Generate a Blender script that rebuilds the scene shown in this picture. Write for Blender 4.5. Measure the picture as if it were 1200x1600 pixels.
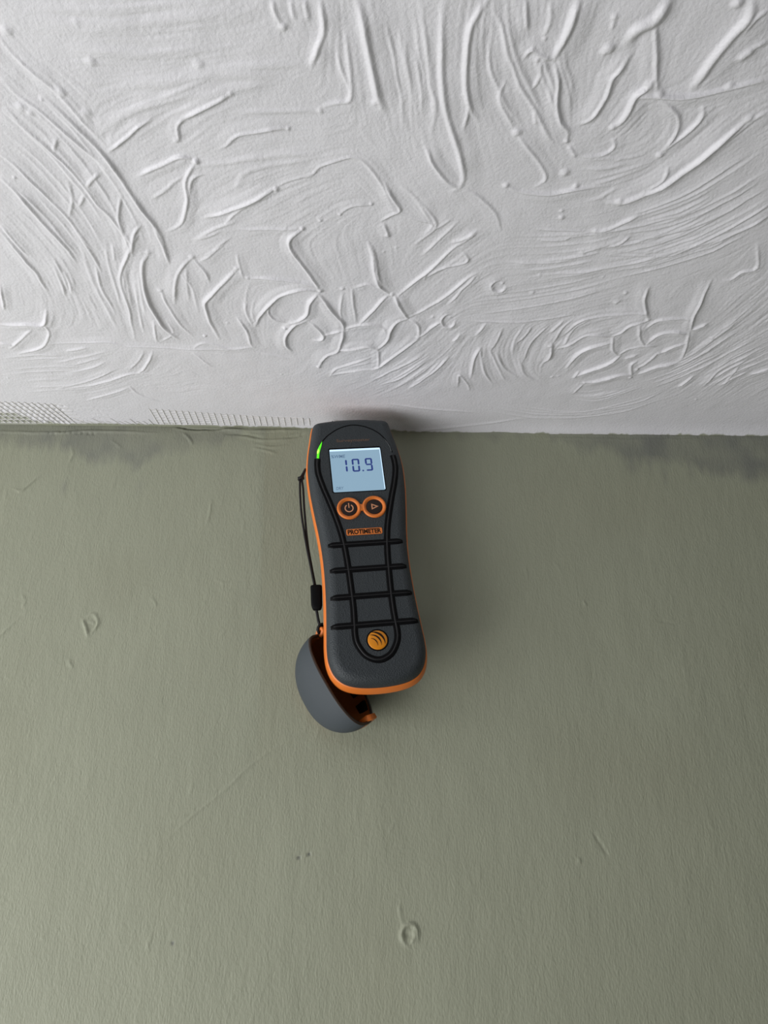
import bpy, bmesh, math, random
import numpy as np
from mathutils import Matrix, Vector

for o in list(bpy.data.objects):
    bpy.data.objects.remove(o, do_unlink=True)
scene = bpy.context.scene
COL = scene.collection
Z0 = 2.40            # ceiling height; the wall is the plane y = 0, the room lies at y < 0

# ------------------------------------------------------------------ camera
PITCH, ROLL, DIST, DROP = math.radians(25.0), math.radians(0.6), 0.500, 0.3023
fwd = Vector((0, math.cos(PITCH), math.sin(PITCH)))
up0 = Vector((0, -math.sin(PITCH), math.cos(PITCH)))
rt0 = Vector((1, 0, 0))
RT = rt0*math.cos(ROLL) + up0*math.sin(ROLL)
UP = up0*math.cos(ROLL) - rt0*math.sin(ROLL)
cd = bpy.data.cameras.new('camera')
cd.sensor_fit = 'VERTICAL'; cd.sensor_height = 32.0; cd.sensor_width = 24.0
cd.lens = 1202.0/1600.0*32.0
cd.clip_start = 0.01
cam = bpy.data.objects.new('camera', cd); COL.objects.link(cam)
cam.matrix_world = Matrix(((RT.x, UP.x, -fwd.x, 0.0), (RT.y, UP.y, -fwd.y, -DIST),
                           (RT.z, UP.z, -fwd.z, Z0-DROP), (0, 0, 0, 1)))
scene.camera = cam

# ------------------------------------------------------------------ light
world = bpy.data.worlds.new('room_ambience'); scene.world = world
world.use_nodes = True
bg = world.node_tree.nodes['Background']
bg.inputs[0].default_value = (1.0, 1.0, 0.90, 1); bg.inputs[1].default_value = 0.07
def area(name, loc, target, sx, sy, power, col):
    """rectangular area lamp facing the target, its long side as near the wall's run as it can be"""
    ld = bpy.data.lights.new(name, 'AREA'); ld.shape = 'RECTANGLE'; ld.size = sx; ld.size_y = sy
    ld.energy = power; ld.color = col
    lo = bpy.data.objects.new(name, ld); COL.objects.link(lo)
    z = (Vector(loc)-Vector(target)).normalized()
    x = (Vector((1, 0, 0))-z*z.x).normalized(); y = z.cross(x)
    lo.matrix_world = Matrix(((x.x, y.x, z.x, loc[0]), (x.y, y.y, z.y, loc[1]), (x.z, y.z, z.z, loc[2]), (0, 0, 0, 1)))
    return lo
area('assumed_daylight_lamp', (-0.98, -0.50, Z0-0.58), (0.0, -0.05, Z0-0.1), 0.85, 0.50, 9.0, (0.985, 0.985, 1.0))  # assumed source: unseen area lamp for daylight from the left, no window built
area('low_fill_lamp', (-0.54, -0.64, Z0-0.92), (0.0, -0.05, Z0-0.1), 0.75, 0.36, 4.5, (0.985, 0.985, 1.0))  # added lamp: fills the meter's wall shadow, sharpens its ceiling shadow

vs = scene.view_settings
scene.display_settings.display_device = 'sRGB'
vs.view_transform = 'Standard'; vs.look = 'None'; vs.gamma = 1.0; vs.use_curve_mapping = False
vs.exposure = 0.0

# ------------------------------------------------------------------ helpers
def srgb(r, g, b):
    f = lambda c: (c/255/12.92) if c/255 <= 0.04045 else ((c/255+0.055)/1.055)**2.4
    return (f(r), f(g), f(b), 1.0)

def mat(name, col, rough=0.5, spec=0.5, bump=None, emit=None, metal=0.0, coat=0.0, vary=0.0):
    """Principled material with optional noise / voronoi relief (bump = (kind, scale, strength, distance))."""
    m = bpy.data.materials.new(name); m.use_nodes = True
    nt = m.node_tree; p = nt.nodes['Principled BSDF']
    p.inputs['Base Color'].default_value = col; p.inputs['Roughness'].default_value = rough
    p.inputs['Specular IOR Level'].default_value = spec; p.inputs['Metallic'].default_value = metal
    p.inputs['Coat Weight'].default_value = coat
    tc = nt.nodes.new('ShaderNodeTexCoord')
    if bump:
        kind, sc, st, di = bump
        if kind == 'voronoi':
            t = nt.nodes.new('ShaderNodeTexVoronoi'); t.inputs['Scale'].default_value = sc; src = t.outputs['Distance']
        else:
            t = nt.nodes.new('ShaderNodeTexNoise'); t.inputs['Scale'].default_value = sc
            t.inputs['Detail'].default_value = 3; src = t.outputs['Fac']
        nt.links.new(tc.outputs['Object'], t.inputs['Vector'])
        bn = nt.nodes.new('ShaderNodeBump'); bn.inputs['Strength'].default_value = st; bn.inputs['Distance'].default_value = di
        nt.links.new(src, bn.inputs['Height']); nt.links.new(bn.outputs[0], p.inputs['Normal'])
    if vary:
        n = nt.nodes.new('ShaderNodeTexNoise'); n.inputs['Scale'].default_value = 60; n.inputs['Detail'].default_value = 4
        nt.links.new(tc.outputs['Object'], n.inputs['Vector'])
        mx = nt.nodes.new('ShaderNodeMix'); mx.data_type = 'RGBA'; mx.blend_type = 'MULTIPLY'
        mx.inputs[0].default_value = vary; mx.inputs[6].default_value = col
        rp = nt.nodes.new('ShaderNodeValToRGB'); rp.color_ramp.elements[0].position = .3; rp.color_ramp.elements[1].position = .7
        nt.links.new(n.outputs['Fac'], rp.inputs[0]); nt.links.new(rp.outputs[0], mx.inputs[7])
        nt.links.new(mx.outputs[2], p.inputs['Base Color'])
    if emit:
        p.inputs['Emission Color'].default_value = emit[0]; p.inputs['Emission Strength'].default_value = emit[1]
    return m

def link(name, me, m, parent=None, smooth=True):
    o = bpy.data.objects.new(name, me); COL.objects.link(o)
    if m: me.materials.append(m)
    if parent: o.parent = parent
    me.polygons.foreach_set('use_smooth', [smooth]*len(me.polygons))
    return o
def mesh(name, v, f, m, parent=None, smooth=True):
    me = bpy.data.meshes.new(name); me.from_pydata([tuple(map(float, p)) for p in v], [], f); me.update()
    return link(name, me, m, parent, smooth)
def join(parts):
    V, F = [], []
    for v, f in parts:
        n = len(V); V += list(v); F += [tuple(i+n for i in q) for q in f]
    return V, F
def tag(o, label, cat=None, group=None, kind=None):
    if label: o['label'] = label
    if cat: o['category'] = cat
    if group: o['group'] = group
    if kind: o['kind'] = kind
    return o

def catmull(P, step, closed=False):
    P = np.asarray(P, float)
    if len(P) == 2 and not closed:
        n = max(2, int(np.linalg.norm(P[1]-P[0])/step)+1)
        t = np.linspace(0, 1, n)[:, None]; return P[0]*(1-t)+P[1]*t
    if closed: Q = np.vstack([P[-1], P, P[0], P[1]])
    else: Q = np.vstack([2*P[0]-P[1], P, 2*P[-1]-P[-2]])
    out = []
    for i in range(1, len(Q)-2):
        p0, p1, p2, p3 = Q[i-1:i+3]
        n = max(2, int(np.linalg.norm(p2-p1)/step)+1)
        t = np.linspace(0, 1, n, endpoint=False)[:, None]
        out.append(.5*((2*p1)+(p2-p0)*t+(2*p0-5*p1+4*p2-p3)*t*t+(3*p1-p0-3*p2+p3)*t**3))
    if not closed: out.append(P[-1:])
    return np.vstack(out)

def tube(P, r, seg=8, cap=True):
    P = np.asarray(P, float); n = len(P)
    R = np.full(n, r) if np.isscalar(r) else np.asarray(r, float)
    T = np.gradient(P, axis=0); T /= np.linalg.norm(T, axis=1)[:, None]+1e-12
    a = np.array([0, 0, 1.]) if abs(T[0][2]) < .9 else np.array([1., 0, 0])
    N = np.cross(T[0], a); N /= np.linalg.norm(N)
    V = []
    for i in range(n):
        N = N-T[i]*(N@T[i]); N /= np.linalg.norm(N); Bn = np.cross(T[i], N)
        for k in range(seg):
            q = 2*math.pi*k/seg
            V.append(P[i]+R[i]*(math.cos(q)*N+math.sin(q)*Bn))
    F = []
    for i in range(n-1):
        for k in range(seg):
            k2 = (k+1) % seg
            F.append((i*seg+k, i*seg+k2, (i+1)*seg+k2, (i+1)*seg+k))
    if cap:
        F.append(tuple(range(seg))[::-1]); F.append(tuple((n-1)*seg+k for k in range(seg)))
    return V, F

# ------------------------------------------------------------------ relief rasters (millimetres)
class Relief:
    def __init__(s, x0, x1, y0, y1, res):
        s.x0, s.y0, s.res = x0, y0, res
        s.nx, s.ny = int((x1-x0)/res)+1, int((y1-y0)/res)+1
        s.pos = np.zeros((s.ny, s.nx), np.float32); s.neg = np.zeros_like(s.pos); s.skirt = []; s.flow = []; s.extra = None
    def _put(s, X, Y, hw, H, sign, p=1.0):
        K = int(hw/s.res)+2
        ox, oy = np.meshgrid(np.arange(-K, K+1), np.arange(-K, K+1))
        ci = np.round((X-s.x0)/s.res).astype(int); cj = np.round((Y-s.y0)/s.res).astype(int)
        I = ci[:, None]+ox.ravel(); J = cj[:, None]+oy.ravel()
        d = np.hypot(I*s.res+s.x0-X[:, None], J*s.res+s.y0-Y[:, None])/hw
        h = np.where(d < 1, (0.5*(1+np.cos(np.pi*np.clip(d, 0, 1))))**p, 0)*H[:, None]
        ok = (I >= 0) & (I < s.nx) & (J >= 0) & (J < s.ny) & (h > 0)
        np.maximum.at(s.pos if sign > 0 else s.neg, (J[ok], I[ok]), h[ok])
    def stroke(s, w, h, pts, rng, mask=None, wob=.22, taper=.25):
        P = catmull(pts, s.res*.9); n = len(P)
        t = np.linspace(0, 1, n)
        L = np.linalg.norm(np.diff(P, axis=0), axis=1).sum()
        k = max(3, int(L/9)+2)
        mod = np.interp(t, np.linspace(0, 1, k), rng.uniform(.7, 1.15, k))
        jx = np.interp(t, np.linspace(0, 1, k), rng.normal(0, wob, k)); jy = np.interp(t, np.linspace(0, 1, k), rng.normal(0, wob, k))
        H = abs(h)*1.38*mod*np.clip(np.minimum(t, 1-t)/taper+.08, 0, 1)**.8
        X, Y = P[:, 0]+jx, P[:, 1]+jy
        if mask is not None:
            q = mask(X, Y); X, Y, H = X[q], Y[q], H[q]
        if not len(X): return
        s._put(X, Y, max(w*.60, 1.05), H, 1 if h > 0 else -1)
        if h > .3: 
            Tn = np.gradient(P, axis=0); Tn /= np.linalg.norm(Tn, axis=1)[:, None]+1e-9
            if mask is not None: Tn = Tn[q]
            sd = rng.choice([-1, 1])*w*.9
            s.skirt.append((X[::4]-Tn[::4, 1]*sd, Y[::4]+Tn[::4, 0]*sd, H[::4]*.5, w*2.3))
        if h > 0:
            T = np.gradient(P, axis=0); a = 2*np.arctan2(T[:, 1], T[:, 0])
            if mask is not None: a = a[q]
            s.flow.append((X, Y, np.cos(a)*abs(h), np.sin(a)*abs(h)))
    def blob(s, r, h, x, y):
        s._put(np.array([x]), np.array([y]), max(r*.85, 1.0), np.array([abs(h)]), 1 if h > 0 else -1, .7)
    def comb(s, seed, step=10):
        """fine trowel combing that follows the direction of the strokes around it, and the broad feet of the ridges"""
        r = np.random.default_rng(seed)
        fine = s.pos; s.pos = np.zeros_like(fine)
        for X, Y, H, hw in s.skirt: s._put(X, Y, hw, H, 1)
        foot = s.pos; s.pos = fine
        gx, gy = s.nx//step+1, s.ny//step+1
        A = np.zeros((3, gy, gx))
        for X, Y, c, q in s.flow:
            i = np.clip(((X-s.x0)/s.res/step).astype(int), 0, gx-1); j = np.clip(((Y-s.y0)/s.res/step).astype(int), 0, gy-1)
            np.add.at(A[0], (j, i), c); np.add.at(A[1], (j, i), q); np.add.at(A[2], (j, i), 1)
        def blur(B, it):
            for _ in range(it):
                Bp = np.pad(B, ((0, 0), (1, 1), (1, 1)), mode='edge')
                B = (Bp[:, 1:-1, 1:-1]*2+Bp[:, :-2, 1:-1]+Bp[:, 2:, 1:-1]+Bp[:, 1:-1, :-2]+Bp[:, 1:-1, 2:])/6
            return B
        W = blur(A[:2], 6)+.15*blur(A[:2], 60)
        th = .5*np.arctan2(W[1], W[0])
        up = lambda G: np.kron(G, np.ones((step, step)))[:s.ny, :s.nx]
        c2, s2 = np.cos(2*th), np.sin(2*th)
        def smooth_up(G):
            yy = np.clip((np.arange(s.ny)+.5)/step-.5, 0, gy-1.001); xx = np.clip((np.arange(s.nx)+.5)/step-.5, 0, gx-1.001)
            j = yy.astype(int); i = xx.astype(int); b = (yy-j)[:, None]; a = (xx-i)[None]
            return G[j][:, i]*(1-a)*(1-b)+G[j][:, i+1]*a*(1-b)+G[j+1][:, i]*(1-a)*b+G[j+1][:, i+1]*a*b
        th = (.5*np.arctan2(smooth_up(s2), smooth_up(c2))).astype(np.float32)
        ct, sn = np.cos(th), np.sin(th)
        N = r.normal(0, 1, (s.ny, s.nx)).astype(np.float32)
        for _ in range(2): N = (N+np.roll(N, 1, 0)+np.roll(N, 1, 1)+np.roll(np.roll(N, 1, 0), 1, 1))/2
        acc = N.copy(); JJ, II = np.mgrid[0:s.ny, 0:s.nx].astype(np.float32)
        for sg in (1, -1):
            X, Y = II.copy(), JJ.copy(); dx, dy = ct*sg, sn*sg
            for k in range(14):
                X += dx*1.6; Y += dy*1.6
                i = np.clip(X, 0, s.nx-1).astype(np.int32); j = np.clip(Y, 0, s.ny-1).astype(np.int32)
                acc += N[j, i]
                nx_, ny_ = ct[j, i], sn[j, i]; f = np.where(nx_*dx+ny_*dy < 0, -1, 1)
                dx, dy = nx_*f, ny_*f
        acc /= acc.std()
        s.extra = foot; s.streak = acc
    def sample(s, X, Y):
        Hh = s.pos-s.neg
        if s.extra is not None: Hh = Hh+s.extra
        fx = (X-s.x0)/s.res; fy = (Y-s.y0)/s.res
        ok = (fx >= 0) & (fy >= 0) & (fx < s.nx-1) & (fy < s.ny-1)
        fx = np.clip(fx, 0, s.nx-1.001); fy = np.clip(fy, 0, s.ny-1.001)
        i = fx.astype(int); j = fy.astype(int); a = fx-i; b = fy-j
        v = Hh[j, i]*(1-a)*(1-b)+Hh[j, i+1]*a*(1-b)+Hh[j+1, i]*(1-a)*b+Hh[j+1, i+1]*a*b
        return np.where(ok, v, 0)

def vnoise(X, Y, scale, seed):
    """smooth value noise in -1..1"""
    r = np.random.default_rng(seed); G = r.uniform(-1, 1, (64, 64))
    x = X/scale; y = Y/scale; i = np.floor(x).astype(int); j = np.floor(y).astype(int)
    a = x-i; b = y-j; a = a*a*(3-2*a); b = b*b*(3-2*b)
    g = lambda u, v: G[v % 64, u % 64]
    return g(i, j)*(1-a)*(1-b)+g(i+1, j)*a*(1-b)+g(i, j+1)*(1-a)*b+g(i+1, j+1)*a*b

def spaced(lo, c0, c1, hi, d, g=1.12):
    a = list(np.arange(c0, c1+d*.5, d)); s = d; x = a[-1]
    while x < hi: s *= g; x += s; a.append(min(x, hi))
    s = d; x = a[0]; pre = []
    while x > lo: s *= g; x -= s; pre.append(max(x, lo))
    return np.array(pre[::-1]+a)

def grid_mesh(name, X, Y, pos, flip, m):
    nx, ny = len(X), len(Y)
    GX, GY = np.meshgrid(X, Y)
    co = pos(GX, GY).reshape(-1, 3).astype(np.float32)
    i = np.arange(ny-1)[:, None]*nx+np.arange(nx-1)[None, :]
    q = np.stack([i, i+1, i+1+nx, i+nx], -1).reshape(-1, 4)
    if flip: q = q[:, ::-1]
    me = bpy.data.meshes.new(name)
    me.vertices.add(len(co)); me.vertices.foreach_set('co', co.ravel())
    me.loops.add(q.size); me.loops.foreach_set('vertex_index', q.ravel().astype(np.int32))
    me.polygons.add(len(q)); me.polygons.foreach_set('loop_start', np.arange(0, q.size, 4, dtype=np.int32))
    me.polygons.foreach_set('use_smooth', np.ones(len(q), bool))
    me.update(calc_edges=True)
    me.materials.append(m)
    o = bpy.data.objects.new(name, me); COL.objects.link(o)
    return o, GX, GY
def attr(o, name, val):
    a = o.data.attributes.new(name, 'FLOAT', 'POINT'); a.data.foreach_set('value', np.asarray(val, np.float32).ravel())

# traced plaster ridges on the ceiling: width, height, then x,y pairs (mm from the wall corner)
RIDGES=[
(2.2,0.9,-149.4,-275.3,-142.1,-261.4,-132.3,-242.8,-127.4,-224.1,-123.4,-210,-119.2,-194.9,-119.1,-178.7),(2,0.8,-164.1,-282.5,-159.7,-273.7,-153.1,-266,-146.8,-256.4,-140.2,-246.2,-133.2,-235.5),(2,0.9,-168,-267.4,-162.8,-256.2,-155.8,-244.2,-149.9,-231.5,-145.8,-215.9,-142.1,-207.7,-138.5,-192.4,-138,-179.6),
(2,0.8,-181.4,-243.9,-176.2,-234.9,-169.2,-217.6,-163.3,-203.1,-159.4,-180.5),(2.4,1.1,-187.6,-230.1,-182.8,-219.5,-178.3,-202.9,-173.4,-189.6,-170.8,-177.9),(1.8,0.7,-200.8,-200.4,-198.3,-187,-195.4,-177.6),
(1.8,0.6,-156.6,-299.1,-154.4,-292.5,-148.6,-284.1,-140.8,-272.4,-135.5,-259.8,-129.9,-248.1),(2,0.9,-130,-245.4,-122.1,-251.6,-112.9,-258.4,-105.7,-263.4),(5,0.5,-130.2,-258.2,-122.9,-263.2,-108.2,-269.7,-92.7,-276,-77.4,-283.5,-63.2,-287.9,-47,-289.5,-33.8,-289),
(2.6,1.1,-91.5,-263.6,-83.3,-268.4,-74,-273.2,-67.1,-277),(1.8,0.8,-95.6,-251.9,-94.4,-260.3,-90.6,-264.4),(2.2,0.8,-75.7,-248.7,-68.6,-255.6,-59.6,-257.4,-50.7,-259.2,-45,-259.2),
(2.2,0.8,-120.4,-231.9,-109.7,-237.6,-97.7,-243.2,-90.6,-241.5),(2,1,-90.3,-240.6,-97.2,-232.2,-99.6,-218.6,-105.4,-203.9,-113.6,-197.2),(2.5,0.5,-117.9,-218.3,-108.5,-224.4,-97,-233.1),
(2.6,1.1,-93.4,-206.2,-82.7,-210.6,-68.8,-216.9,-55,-225.1),(1.6,0.6,-84.3,-202,-74.4,-211.7,-58.6,-221.1),(1.8,0.6,-55,-225.1,-48.2,-230,-37.1,-233,-32.1,-238.6,-24.3,-242.3,-16.7,-244.2,-9.3,-238.9,-2.4,-227.7,3.2,-213.8),
(1.2,0.5,-24.4,-209.3,-17.7,-214.6,-8,-215.7),(1.8,0.5,-78.2,-198.8,-63.2,-199,-44.8,-199.3),(1.8,1,-44,-199.3,-51.5,-191.4,-48.6,-177.3),
(2.5,0.5,-101.7,-190.7,-88,-199.8,-77.3,-204.3),(2,0.5,-99,-179,-82.5,-193.2),(2.4,0.7,-29.9,-269,-22.7,-272.2,-17.1,-273.8,-16,-284.2,-17.3,-303.2),
(3.5,0.4,-66.7,-267,-52.5,-268,-29.9,-268.3),(3,1,-32.5,-289,-29.2,-296.5,-26.1,-304.4,-26.6,-315.5),(2,0.6,-41.8,-305.5,-44.2,-311.7,-45,-315.4),
(2,0.5,-38.3,-315.4,-37.2,-308.1),(2.5,0.6,-32.7,-315.5,-31.6,-307.5),(4,1.2,-11.9,-315.7,-9.6,-303.3,-6.6,-287.1,-4.6,-275.5,-2.5,-268.6),
(2,0.5,-20.5,-303.2,-20.5,-289.8,-15.6,-276.9),(9,0.5,-138.5,-305.8,-116.1,-304.7,-90,-307.5,-64.4,-310.3,-48.9,-314.1),(7,0.5,-110.9,-279.5,-88.5,-281.9,-68.9,-285.7,-45,-283.9),
(6,0.4,-90.7,-273,-70.4,-277.7,-46.5,-282.4),(5,0.4,-138.5,-312,-114,-311,-76,-313.8),(6,0.4,-127.5,-294.1,-96.2,-293.8,-74.8,-296),
(5,0.45,-132.8,-254.9,-111.5,-268.1,-90.3,-274.5,-78.3,-279.1),(4,0.4,-92.9,-237.8,-67.9,-241.8,-46.5,-245.6,-31.7,-244),(4,0.35,-73.8,-224.8,-69.3,-233.5,-56.4,-238.3,-37.8,-242.1),
(2,0.6,-155.9,-246,-151,-253),(2.4,0.7,-147.2,-225.8,-138.4,-233.6),(2,0.6,-156.2,-211.7,-148.6,-221.9),
(1.8,0.7,-131.1,-222.1,-137.8,-205.6,-138.3,-190.1),(2.2,1,-138.5,-180.8,-132.7,-194.7,-127.5,-201.4),(2,0.5,-155.2,-229.6,-157.2,-217.8,-163.4,-205.3),
(1.5,0.5,-145.9,-187.7,-149.5,-173.4),(2,0.5,-98.8,-218.6,-94.6,-230.3,-87.6,-234.2),(3.4,1.2,20.5,-317.2,21.5,-298.4,22.5,-281.7,26.5,-265,33,-248.3,36.5,-235.8,35.7,-228.2,32.1,-224.3),
(2.2,1,17.4,-249.9,22.5,-239.3,29.3,-230,35.9,-226.3),(2,0.5,35.9,-226.3,45.9,-220.5,55.2,-210.3,59.2,-199.6),(3,1.1,37.1,-316.2,32.1,-306.3,31.5,-293.1,32.6,-281.8,35.9,-269.8,39.4,-264.3),
(2,0.7,32.6,-281.8,34.7,-271.3,33.9,-259.4),(2.5,0.5,12.6,-315.9,14.5,-303.6,17.7,-283.1,20.5,-271.2,19.9,-256.7),(2.4,0.8,40.7,-312.6,45.5,-305.2,49.2,-293.3,56.5,-280.6,63.9,-270.1,72,-257.3,75.9,-252.3),
(2,0.7,51.8,-316.3,54.9,-305.3),(2.5,0.6,61.6,-316.4,63,-309.1,61.8,-302.8),(2,0.5,40.5,-308.9,41.7,-290.5,49,-276.1,54.6,-266.9),
(3.6,1.3,72.4,-317.2,71.1,-306.7,68.6,-297.6,67.8,-292.2),(2,0.9,67.8,-292.2,62,-294.6,57.7,-296.8,55.7,-293.1),(2.2,1,67.8,-292.2,71.5,-283.7,73.3,-271.8,76.4,-263.9,81,-259.1,81.4,-254.1),
(2,0.7,62.2,-293.5,63.2,-285.1,60.8,-279.2),(2,0.6,49.3,-283.5,47.9,-274.6,57,-260.5),(2,0.6,63.6,-271.7,66,-262.2),
(2,0.6,58.1,-279.2,69.6,-262.2,74.8,-254),(1.4,0.5,87.8,-310,88.2,-305.4),(6,1.7,106.5,-317.5,104.2,-309.6,97.8,-305.7,95.6,-300.5),
(2.6,1,104.6,-308.3,107.5,-299.3,111.5,-287,114.4,-279.1),(2.4,1.1,98.4,-295.2,96.5,-288.3,93.6,-284,93.3,-275.1,90.1,-265.7,85.2,-262.4),(3,1.2,111.5,-284.9,109.5,-280.5,105.9,-276.7,105.2,-269.8,103.3,-264.3,100.6,-261),
(2.2,1.1,105.9,-276.7,116.2,-276.9,128.5,-277,144.7,-280.9,159.3,-284.7),(4.6,1.4,138,-317.8,139.7,-311.2,136.7,-303.6,132.7,-294.2,130.6,-285.8,128.8,-280),(4.5,1,143.4,-293.7,146.8,-297.8),
(2.5,0.7,146,-313.7,142.5,-310.6,139.9,-304.9),(3,0.6,151.8,-301.1,146.5,-298.4,142.4,-293),(2.2,0.8,116.7,-275.4,125.7,-269.3,129.3,-263,129.4,-256.4,126.5,-247.7),
(2.2,0.8,137,-272.5,138,-266.3,133.9,-258.1,129.9,-253,126.8,-246.9),(4,1.7,159.8,-266.5,154.8,-260,150.3,-253.2,144.8,-244.4,136.6,-233.3,128.4,-225.5,116,-219.4,109.9,-218.3),(2,0.8,132.6,-240.7,132,-233.3,126.2,-227.4),
(3,0.7,166.8,-271.3,160.9,-265.7,153.2,-253.3),(2.6,1,106.7,-199.2,114.4,-201.5,122.8,-207,128,-211.3),(2.4,1,151,-181.4,164.3,-192.1,179,-205.7,190.7,-219.4),
(2,0.8,168.6,-189.9,182.4,-201.4,193.8,-212.6),(2,0.7,117.7,-189.2,123.9,-191.6,127.3,-197.3),(2,0.6,78.1,-201,91.5,-200.1,104.9,-199.8),
(2,0.6,79.5,-193.2,93,-193.4,97.3,-196.8),(2.2,0.8,57.4,-228.5,65.8,-224.7,80.1,-223.9,92,-227,107,-229.1),(1.8,0.6,89.2,-245.5,99.4,-246.5,104.1,-250.9,102,-256),
(1.8,0.5,106,-243.9,115.9,-245.8),(2,0.7,87.7,-245.5,82.7,-251.5),(2,0.6,58,-258.5,62.7,-252.2,72.4,-239.9,76.1,-232.5,71.7,-226.7),
(2,1,-1.7,-229.6,3.1,-219.9,6.5,-212.8,1.7,-209.2,-3.2,-205.3),(1.8,0.8,-1.6,-203.2,1,-194.4),(1.8,0.6,19.4,-180.7,30.3,-197,36.2,-205.8),
(2,0.7,35,-190.3,42.2,-194.9,45.9,-199.5),(2.5,0.4,4.5,-229.7,14.2,-220.1,23.2,-203.5),(2,0.4,23.4,-199.1,33.5,-207.9),
(2.2,0.5,-1.6,-215.8,13.1,-207.7,23.2,-203.5,20.3,-195.8),(2,0.7,-202.8,-196,-199.6,-179.9,-196.9,-165.2,-195.9,-149.4),(2.2,0.9,-177.5,-200.8,-172.5,-187.4,-170.8,-173.1),
(1.8,0.7,-163.3,-201,-160.4,-182.9,-159.1,-165.7),(2,0.8,-139.1,-201.3,-136.4,-187.9,-140.3,-180.8,-150.7,-160.7,-153.5,-136.1,-158.5,-105.7),(2,0.8,-131.1,-194.8,-137.8,-183.2),
(2,0.9,-120.8,-201.5,-119.9,-185.8,-119.7,-172.6),(2,0.7,-161,-170.7,-163.4,-152.6,-163,-130.2),(2.4,0.4,-163.9,-187.5,-167.1,-152.6,-165.7,-115),
(1.8,0.8,-221.5,-154.4,-228.6,-132.1),(2.2,1.1,-237.6,-118.5,-221.3,-119.7,-210.4,-119.9,-203.1,-133.1),(2,0.8,-210.2,-120.5,-210.5,-109.6,-220.8,-96.4,-238.1,-89.4),
(2,0.6,-242.2,-94.4,-225.6,-109.3,-219.6,-114.2),(2,0.5,-245.4,-101,-238.6,-97.8),(2.8,1.2,-128.6,-182.1,-135.2,-171.1,-139.3,-153,-139,-133.5,-135.9,-115.5,-130.2,-106.1),
(2,0.7,-130.4,-151.8,-129.9,-139.4,-126.5,-121.8,-121.4,-109.5),(2.4,0.8,-106.2,-177.7,-112.9,-171.4,-119.6,-158.6,-125.1,-139.4),(1.6,0.5,-106.2,-177.7,-101.5,-166.6,-100.7,-157.6),
(2,0.5,-103.5,-174,-86.8,-188.6),(2.4,0.4,-101.7,-190.7,-86.8,-197.6),(2.6,1.1,-83.2,-169.4,-92.2,-159,-101.6,-148.2,-107.1,-139.7,-107.2,-125.2,-104.9,-106.6),
(1.6,0.5,-81.1,-181.6,-80.9,-161.8),(1.4,0.4,-115.9,-166.4,-111.6,-153.4,-112.8,-131),(1.4,0.4,-111.2,-171.5,-115.9,-142.4),
(2,0.9,-90.1,-128.4,-86.2,-116.3,-85.4,-102,-82.9,-98.8),(2.2,1.3,-44,-199.3,-51.4,-192.5,-51.4,-184.4,-46.4,-173.7,-40.4,-159.8,-38.2,-151.8),(2,0.8,-77.2,-161.8,-66.3,-162.5,-55.7,-160.9,-43.3,-157.1,-38.1,-153.2),
(2.4,1.3,-38.2,-152.4,-49.1,-153.8,-58.7,-150.2,-67,-143.2,-75.2,-131.6,-80.8,-119.5),(1.8,0.9,-63.8,-146,-70.2,-136,-68,-127.3,-59.7,-123.5),(2.2,1.2,-39.2,-150.5,-44.8,-143.5,-47.3,-132,-53.6,-126,-59.8,-122.9),
(2.2,1.2,-39.3,-149.7,-33.5,-138,-26.5,-125,-25.9,-116.7),(2.2,1.1,-47.8,-126.1,-56,-121.5,-62,-112.1,-63.4,-102.4,-60.8,-95.1),(2.2,1.1,-47.8,-126.1,-42.4,-120.1,-39,-112.4,-40.9,-107.6,-44.8,-106.6),
(1.6,0.7,-39,-112.4,-32.9,-114.1,-26.5,-116.7),(2.2,1.3,-25.8,-118.9,-27.7,-107.9,-30.9,-96.3,-38.4,-91.1,-44.5,-78.8),(1.8,0.9,-25.8,-118.9,-17.8,-122.1,-9,-123.1,-2.2,-120.2,0.2,-114),
(1.8,0.9,-15.8,-123,-8.9,-135.6,-3.2,-144.2,1.5,-149.7),(2.4,1.4,2.4,-149.8,-4.1,-157.7,-6.7,-168,-7.5,-179.1,-9.2,-189.7),(1.8,0.6,-19.7,-154.8,-19.2,-141.1,-18.8,-123.6),
(1.6,0.5,-25.3,-152,-27,-135.3,-26.4,-126.5),(1.6,0.5,-18.8,-154.8,-9.6,-157.6,-0.4,-151.9),(2.4,1.4,4.6,-149.2,9.1,-138.7,13.3,-128.6),
(1.8,0.8,6.1,-148.4,15,-159.3,23.5,-168.4,33,-183.3,40.7,-192.7),(2,1,13.3,-128.6,19.3,-123.6,21,-111.2),(2.2,1.3,13.3,-128.6,6.6,-125.5,2.8,-117.8,-0.1,-106.7,-5.2,-98.4),
(1.8,0.7,13.2,-130.1,25.2,-139,35.7,-150.3,45.4,-163.7,51.3,-167.6),(2.2,1.2,-30.9,-96.3,-19.5,-99.2,-11.3,-101.6,-5.2,-98.4),(1.8,0.8,-4.8,-98.4,-4.2,-81.3,-6.3,-75.9),
(2.2,1.2,20.9,-110.3,11.2,-98.7,1.1,-86.6,-7.4,-77.7,-22.3,-75.6,-37.6,-69.1),(1.6,0.7,-37.7,-68,-32.9,-77.2,-26.4,-80.9,-9.4,-89.9),(1.5,0.6,-24.3,-79.2,-9.4,-84.7),
(1.8,0.8,21,-111.2,28.2,-121.3,34.6,-127.4),(1.8,0.7,-9.7,-62.9,3.3,-74.2,15.7,-85.2,23.7,-93.9),(1.6,0.6,-0.9,-59.3,12,-68.9,28.1,-88.8),
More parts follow.
